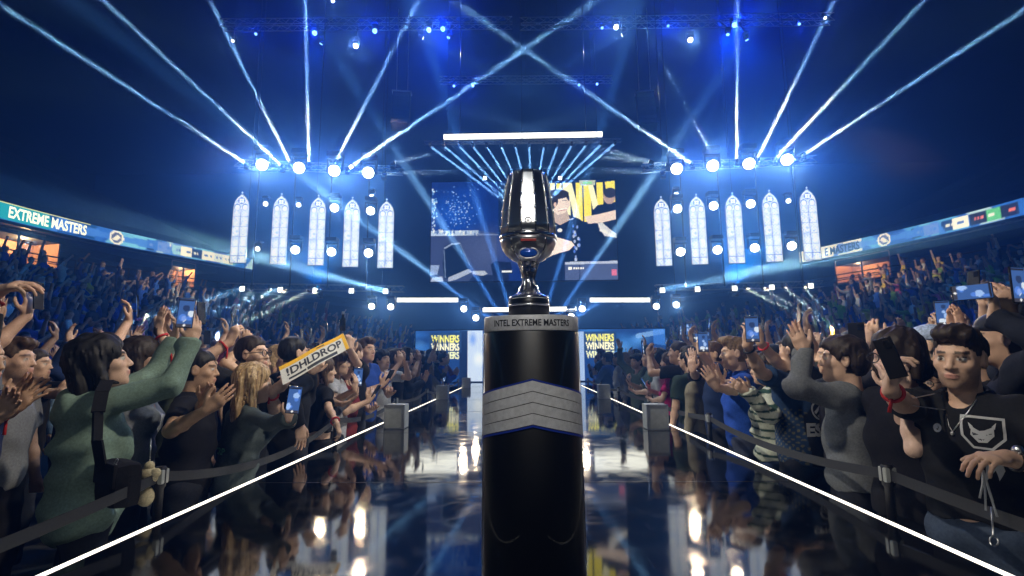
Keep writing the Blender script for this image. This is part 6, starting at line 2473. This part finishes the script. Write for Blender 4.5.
def generic(X, Y, ang, pose, hair, shirt, label, H=1.75, group=None, sex=None, z=0., with_phone=True, plabel=None, tint=None):
    hn, hstyle, hcol, hsex = hair
    fig, gb, gs, gt, pi, sx = GEN[pose * 2 + (1 if (sex or hsex) == 'f' else 0)]
    k = H / 1.75
    r = empty('person', (X, Y, z), ang, label, 'person', group)
    r.scale = (k * rnd.uniform(.95, 1.1), k, k)
    t = tint or rnd.choice([(1, 1, 1), (1, .98, .95), (.85, .8, .75), (.95, .9, .88), (.5, .45, .42)])
    rgb(link('body', gb, None, r), t)
    rgb(link('shirt', gs, None, r), shirt[1])
    rgb(link('trousers', gt, None, r), rnd.choice([(.015, .015, .02), (.04, .055, .10), (.02, .025, .04)]))
    h = rgb(link('hair', get_hair(hstyle, .16, .010), None, r), HAIRS[hcol] if hstyle != 'cap' else (.015, .016, .02))
    h.matrix_local = head_matrix(fig)
    if with_phone and POSES[pose][2]:
        W = Matrix.Translation((X, Y, z)) @ Matrix.Rotation(ang, 4, 'Z') @ Matrix.Diagonal((*r.scale, 1))
        pos, pd = Vector(POSES[pose][2]), Vector(POSES[pose][3])
        up_ = Vector((1, 0, .1)) if (pose == 0 and rnd.random() < .4) else Vector((0, .15, 1))
        NPH[0] += 1
        phone(frame_from(W @ pos, W.to_3x3() @ pd, W.to_3x3() @ up_), plabel or f'phone held by the {label[:1].lower() + label[1:]}'[:120], 'phones raised by the crowd', seed=rnd.randrange(4), s=1.1)
    return r


def short_label(s):
    w_ = s.split()
    return ' '.join(w_[:16])


def facing(sg, Y):
    """toward the runway, turned a little to the stage or back to the camera"""
    a = rnd.gauss(0, 22)
    fx, fy = -sg * math.cos(R(a)), .30 + math.sin(R(a))
    return math.atan2(-fx, fy)


# spectators one can pick out in the photo: picture column, depth, pose, hair, shirt, label, height
def HN(n):
    return next(h for h in HAIRN if h[0] == n)


PICK = [
    (372, 5.9, 6, 'short brown hair', ('blue', (.02, .06, .30)), 'tall brown haired man in a royal blue jersey looking at his phone', 1.84),
    (385, 6.6, 0, 'mop of dark hair', ('white', (.55, .57, .60)), 'dark haired person in white filming with both hands beside the blue jersey', 1.72),
    (360, 5.3, 6, 'short dark hair', ('maroon', (.16, .02, .02)), 'person in a red checked shirt looking at a phone by the left belt', 1.66),
    (398, 7.3, 0, 'short brown hair', ('black', (.012, .012, .014)), 'brown haired man in a black tee filming behind the nearest left grey box', 1.74),
    (413, 7.9, 2, 'mop of dark hair', ('black', (.02, .022, .026)), 'man in a black hooded top clapping above the left grey box', 1.78),
    (422, 8.6, 5, 'short dark hair', ('dark grey', (.06, .065, .07)), 'man in dark grey leaning at the left belt beyond the black hooded man', 1.70),
    (436, 9.6, 1, 'short dark hair', ('navy', (.02, .03, .08)), 'person in navy holding a phone high under the left WINNERS sign', 1.70),
    (446, 10.0, 6, 'long blond hair', ('grey', (.20, .21, .23)), 'blond woman in grey far along the left belt', 1.55),
    (462, 11.6, 2, 'short dark hair', ('blue', (.02, .07, .38)), 'person in a blue tee clapping near the end of the left belt', 1.74),
    (673, 5.75, 1, 'mop of dark hair', ('olive', (.03, .05, .04)), 'person in a dark green tee raising an arm right of the pink top', 1.68),
    (678, 5.5, 5, 'short brown hair', ('olive', (.22, .20, .15)), 'person in a beige jacket leaning on the right belt', 1.60),
    (660, 6.1, 0, 'short dark hair', ('black', (.012, .012, .014)), 'man in a black tee with arms raised filming next to the pink top', 1.78),
    (649, 6.5, 6, 'long brown hair', ('pink', (.50, .02, .16)), 'long haired woman in a bright pink top by the right belt', 1.66),
    (643, 7.0, 5, 'dark bob', ('white', (.50, .52, .55)), 'dark haired person in white just beyond the pink top', 1.72),
    (634, 7.5, 6, 'short dark hair', ('olive', (.06, .10, .09)), 'person in a dark teal shirt holding a phone over the right belt', 1.72),
    (623, 8.4, 7, 'mop of dark hair', ('olive', (.10, .14, .11)), 'person in a grey green hoodie with both arms raised far along the right belt', 1.66),
    (602, 10.0, 5, 'short dark hair', ('white', (.50, .55, .60)), 'person in a white tee seen from behind under the right WINNERS sign', 1.72),
    (594, 11.4, 2, 'short dark hair', ('blue', (.10, .20, .50)), 'person in a light blue tee clapping far along the right belt', 1.72),
]
TAKEN = [h for h in HEROES]
for px, Y, pose, hn, shirt, lab, H in PICK:
    X = spot_xy(px, Y)
    sg = 1 if px > 523 else -1
    X = sg * max(abs(X), BX + .18) + 0
    generic(X, Y, facing(sg, Y), pose, HN(hn), shirt, lab, H, plabel=short_label('phone held by the ' + lab))
    TAKEN.append((X, Y))
n_floor = 0
cands = []
for sg in (-1, 1):
    for row in range(8):
        y = 3.0 + .3 * (row % 2) if row else 5.4
        seq = 0
        while y < 13.3:
            cands.append((sg, row, RX + sg * (BX + .28 + .62 * row + rnd.uniform(-.1, .1)), y + rnd.uniform(-.1, .1)))
            y += .56 + .05 * row
cands.sort(key=lambda c: (c[1], c[3]))
cnt = {}
for sg, row, X, Y in cands:
    if n_floor >= 176:
        break
    if any((X - a) ** 2 + ((Y - b_)) ** 2 < .46 ** 2 for a, b_ in TAKEN):
        continue
    side = 'left' if sg < 0 else 'right'
    TAKEN.append((X, Y))
    kk = cnt[(side, row)] = cnt.get((side, row), 0) + 1
    n_floor += 1
    pose = rnd.choice([0, 0, 1, 1, 2, 3, 4, 5, 5, 6, 7]) if row < 2 and Y < 9.5 else rnd.choice([0, 1, 1, 1, 3, 4, 5, 5, 5, 7])
    pose = rnd.choice([0, 2, 2, 5, 5, 6]) if Y > 9.5 and row < 3 else pose
    hair = rnd.choice(HAIRN)
    shirt = rnd.choice(SHIRTS)
    rown = ['front', 'second', 'third', 'fourth', 'fifth', 'sixth', 'seventh', 'eighth'][row]
    lab = f'spectator with {hair[0]}, {shirt[0]} top, {POSES[pose][0].split(" in ")[0].split(" at ")[0]}, {kk}. in {side} {rown} row'
    lab = f'{NTH[kk - 1]} spectator of the {side} {rown} row, {shirt[0]} top, {hair[0]}, {POSES[pose][0].split(" in ")[0].split(" at ")[0]}'
    lab = lab.replace('nearest spectator', 'first spectator')
    generic(X, Y, facing(sg, Y), pose, hair, shirt, short_label(lab), rnd.uniform(1.62, 1.84), f'spectators on the floor, {side} side', with_phone=(row < 4),
            plabel=short_label(f'phone of the {NTH[kk - 1].replace("nearest", "first")} spectator of the {side} {rown} row, {shirt[0]} top'))

# spectators in the stands -----------------------------------------------------------------
LOW = []
for q in range(8):
    F = Field((-.5, -.4, 0), (.5, .5, 2.2), .045)
    F.ell((0, 0, 1.62), (.085, .10, .125), None, 0)
    F.cap((0, 0, 1.45), (0, 0, 1.55), .06, None, .02)
    F.ell((0, 0, 1.2), (.19, .12, .28), None, .02)
    F.cap((-.14, 0, 1.38), (.14, 0, 1.38), .075, None, .04)
    F.cap((-.08, 0, .9), (-.09, .02, .05), .095, .07, .05)
    F.cap((.08, 0, .9), (.09, .02, .05), .095, .07, .05)
    hands = [((.24, .05, .85), (-.24, .05, .85)), ((.26, .1, 1.95), (-.24, .05, .85)), ((.06, .34, 1.25), (-.06, .34, 1.25)), ((.28, .05, 1.9), (-.26, .1, 1.95)), ((.07, .38, 1.62), (-.07, .38, 1.62)), ((.2, .3, 1.1), (-.2, .28, 1.1)), ((-.1, .2, 1.9), (-.24, .05, .9)), ((.03, .15, 1.95), (-.03, .15, 1.95))][q]
    for sg, hnd in ((1, hands[0]), (-1, hands[1])):
        S = np.array((sg * .19, 0, 1.40))
        E_, Wr = ik(S, hnd, .29, .27, (sg * .8, -.2, -.6))
        F.cap(S, E_, .058, .05, .03)
        F.cap(E_, Wr, .048, .04, .02)
        F.ell(Wr + nv(Wr - E_) * .05, (.05, .05, .06), None, .02)
    V, Q = F.mesh()
    part = np.zeros(len(V), int)              # 0 shirt 1 skin 2 hair 3 trousers
    part[V[:, 2] < .92] = 3
    hd = np.linalg.norm((V - np.array((0, 0, 1.62))) / np.array((.1, .12, .14)), axis=1) < 1.05
    part[hd] = 1
    part[hd & ((V[:, 2] > 1.67) | ((V[:, 1] < -.01) & (V[:, 2] > 1.56)))] = 2
    for sg, hnd in ((1, hands[0]), (-1, hands[1])):
        S = np.array((sg * .19, 0, 1.40))
        E_, Wr = ik(S, hnd, .29, .27, (sg * .8, -.2, -.6))
        d = Wr - E_
        t = np.clip((V - E_) @ d / (d @ d), .1, 1.4)
        near = np.linalg.norm(V - E_ - t[:, None] * d, axis=1) < .075
        part[near & ~hd & (np.abs(V[:, 0]) > (.10 if hnd[2] < 1.3 else -1)) & ~((np.abs(V[:, 0]) < .17) & (V[:, 2] < 1.3) & (V[:, 1] < .14))] = 1
    LOW.append((V, Q, part))


def low_cols(part, shirt, skin, hair, trs):
    return np.array([shirt, skin, hair, trs])[part]


rs = np.random.RandomState(5)
SPOTS = []
for sg in (-1, 1):
    for i in range(NROW):
        y = 7.5
        while y < 33.5:
            x, z = row_xz(i, y)
            if rs.rand() < .93 and not (i > NROW - 2 - (y - 24) * .35 and y > 24):
                SPOTS.append((sg, i, sg * (x + .45 + rs.uniform(-.06, .06)), y + rs.uniform(-.08, .08), z))
            y += .52 + .012 * (y - 7.5)


def stand_cols(sg, y):
    r = rs.rand()
    yellow = .24 if sg > 0 else .02
    if r < yellow:
        s_ = [(.65, .45, .03), (.55, .5, .06), (.25, .40, .06)][rs.randint(3)]
    elif r < .50:
        s_ = [(.03, .08, .40), (.05, .14, .55), (.02, .04, .18)][rs.randint(3)]
    elif r < .72:
        s_ = [(.55, .58, .62), (.40, .44, .52), (.65, .62, .60)][rs.randint(3)]
    elif r < .76:
        s_ = [(.55, .10, .22), (.45, .05, .05)][rs.randint(2)]
    else:
        s_ = [(.02, .02, .025), (.04, .045, .06), (.08, .09, .12)][rs.randint(3)]
    sk = [(.62, .42, .32), (.52, .34, .25), (.34, .2, .13)][rs.randint(3)]
    return s_, sk, [(.02, .015, .012), (.06, .035, .02), (.2, .13, .07)][rs.randint(3)], (.02, .025, .04)


# those that show largest: objects of their own; everybody else: one crowd
def shown(s):
    return math.hypot(s[2], s[3]) + .35 * s[1]


invc = CAMM.inverted()


def in_frame(s):
    v = invc @ Vector((s[2], s[3], s[4] + 1.4))
    if v.z > -1:
        return False
    return -40 < 512 + 512 * v.x / -v.z < 1064


SPOTS = [s for s in SPOTS if in_frame(s)]
NEARBY = sorted([s for s in SPOTS if s[1] >= 4], key=shown)
single = set()
for sg in (-1, 1):
    single |= {s for s in [q for q in NEARBY if q[0] == sg][:34]}
pre = {}
for s in SPOTS:
    if s in single:
        q = rs.randint(8)
        kcol = rs.randint(7)
        key = (q, kcol, s[0])
        if key not in pre:
            V, Q, part = LOW[q]
            pre[key] = np_mesh('spectator', V, Q, M['crowd'], low_cols(part, *stand_cols(s[0], s[3])))
        o = link('person', pre[key])
        o.location = s[2:5]
        o.rotation_euler = (0, 0, math.atan2(s[0], .35) + rs.uniform(-.3, .3))
        tag(o, f'spectator standing among the nearer rows of the {"left" if s[0] < 0 else "right"} stand', 'person', f'spectators in the {"left" if s[0] < 0 else "right"} stand')
VV, FF, CC = [], [], []
off = 0
for s in SPOTS:
    if s in single:
        continue
    V, Q, part = LOW[rs.randint(8)]
    a = math.atan2(s[0], .35) + rs.uniform(-.4, .4)
    c_, s_ = math.cos(a), math.sin(a)
    k = rs.uniform(.92, 1.06)
    W_ = np.stack([(V[:, 0] * c_ - V[:, 1] * s_) * k + s[2], (V[:, 0] * s_ + V[:, 1] * c_) * k + s[3], V[:, 2] * k + s[4]], -1)
    VV.append(W_)
    FF.append(Q + off)
    CC.append(low_cols(part, *stand_cols(s[0], s[3])))
    off += len(V)
o = link('crowd', np_mesh('crowd', np.concatenate(VV), np.concatenate(FF), M['crowd'], np.concatenate(CC)))
tag(o, 'packed spectators filling the stands on both sides', 'crowd', kind='stuff')
print('floor', n_floor, 'heroes', len(HEROES), 'stand', len(SPOTS), 'verts', off, 'phones', NPH[0])
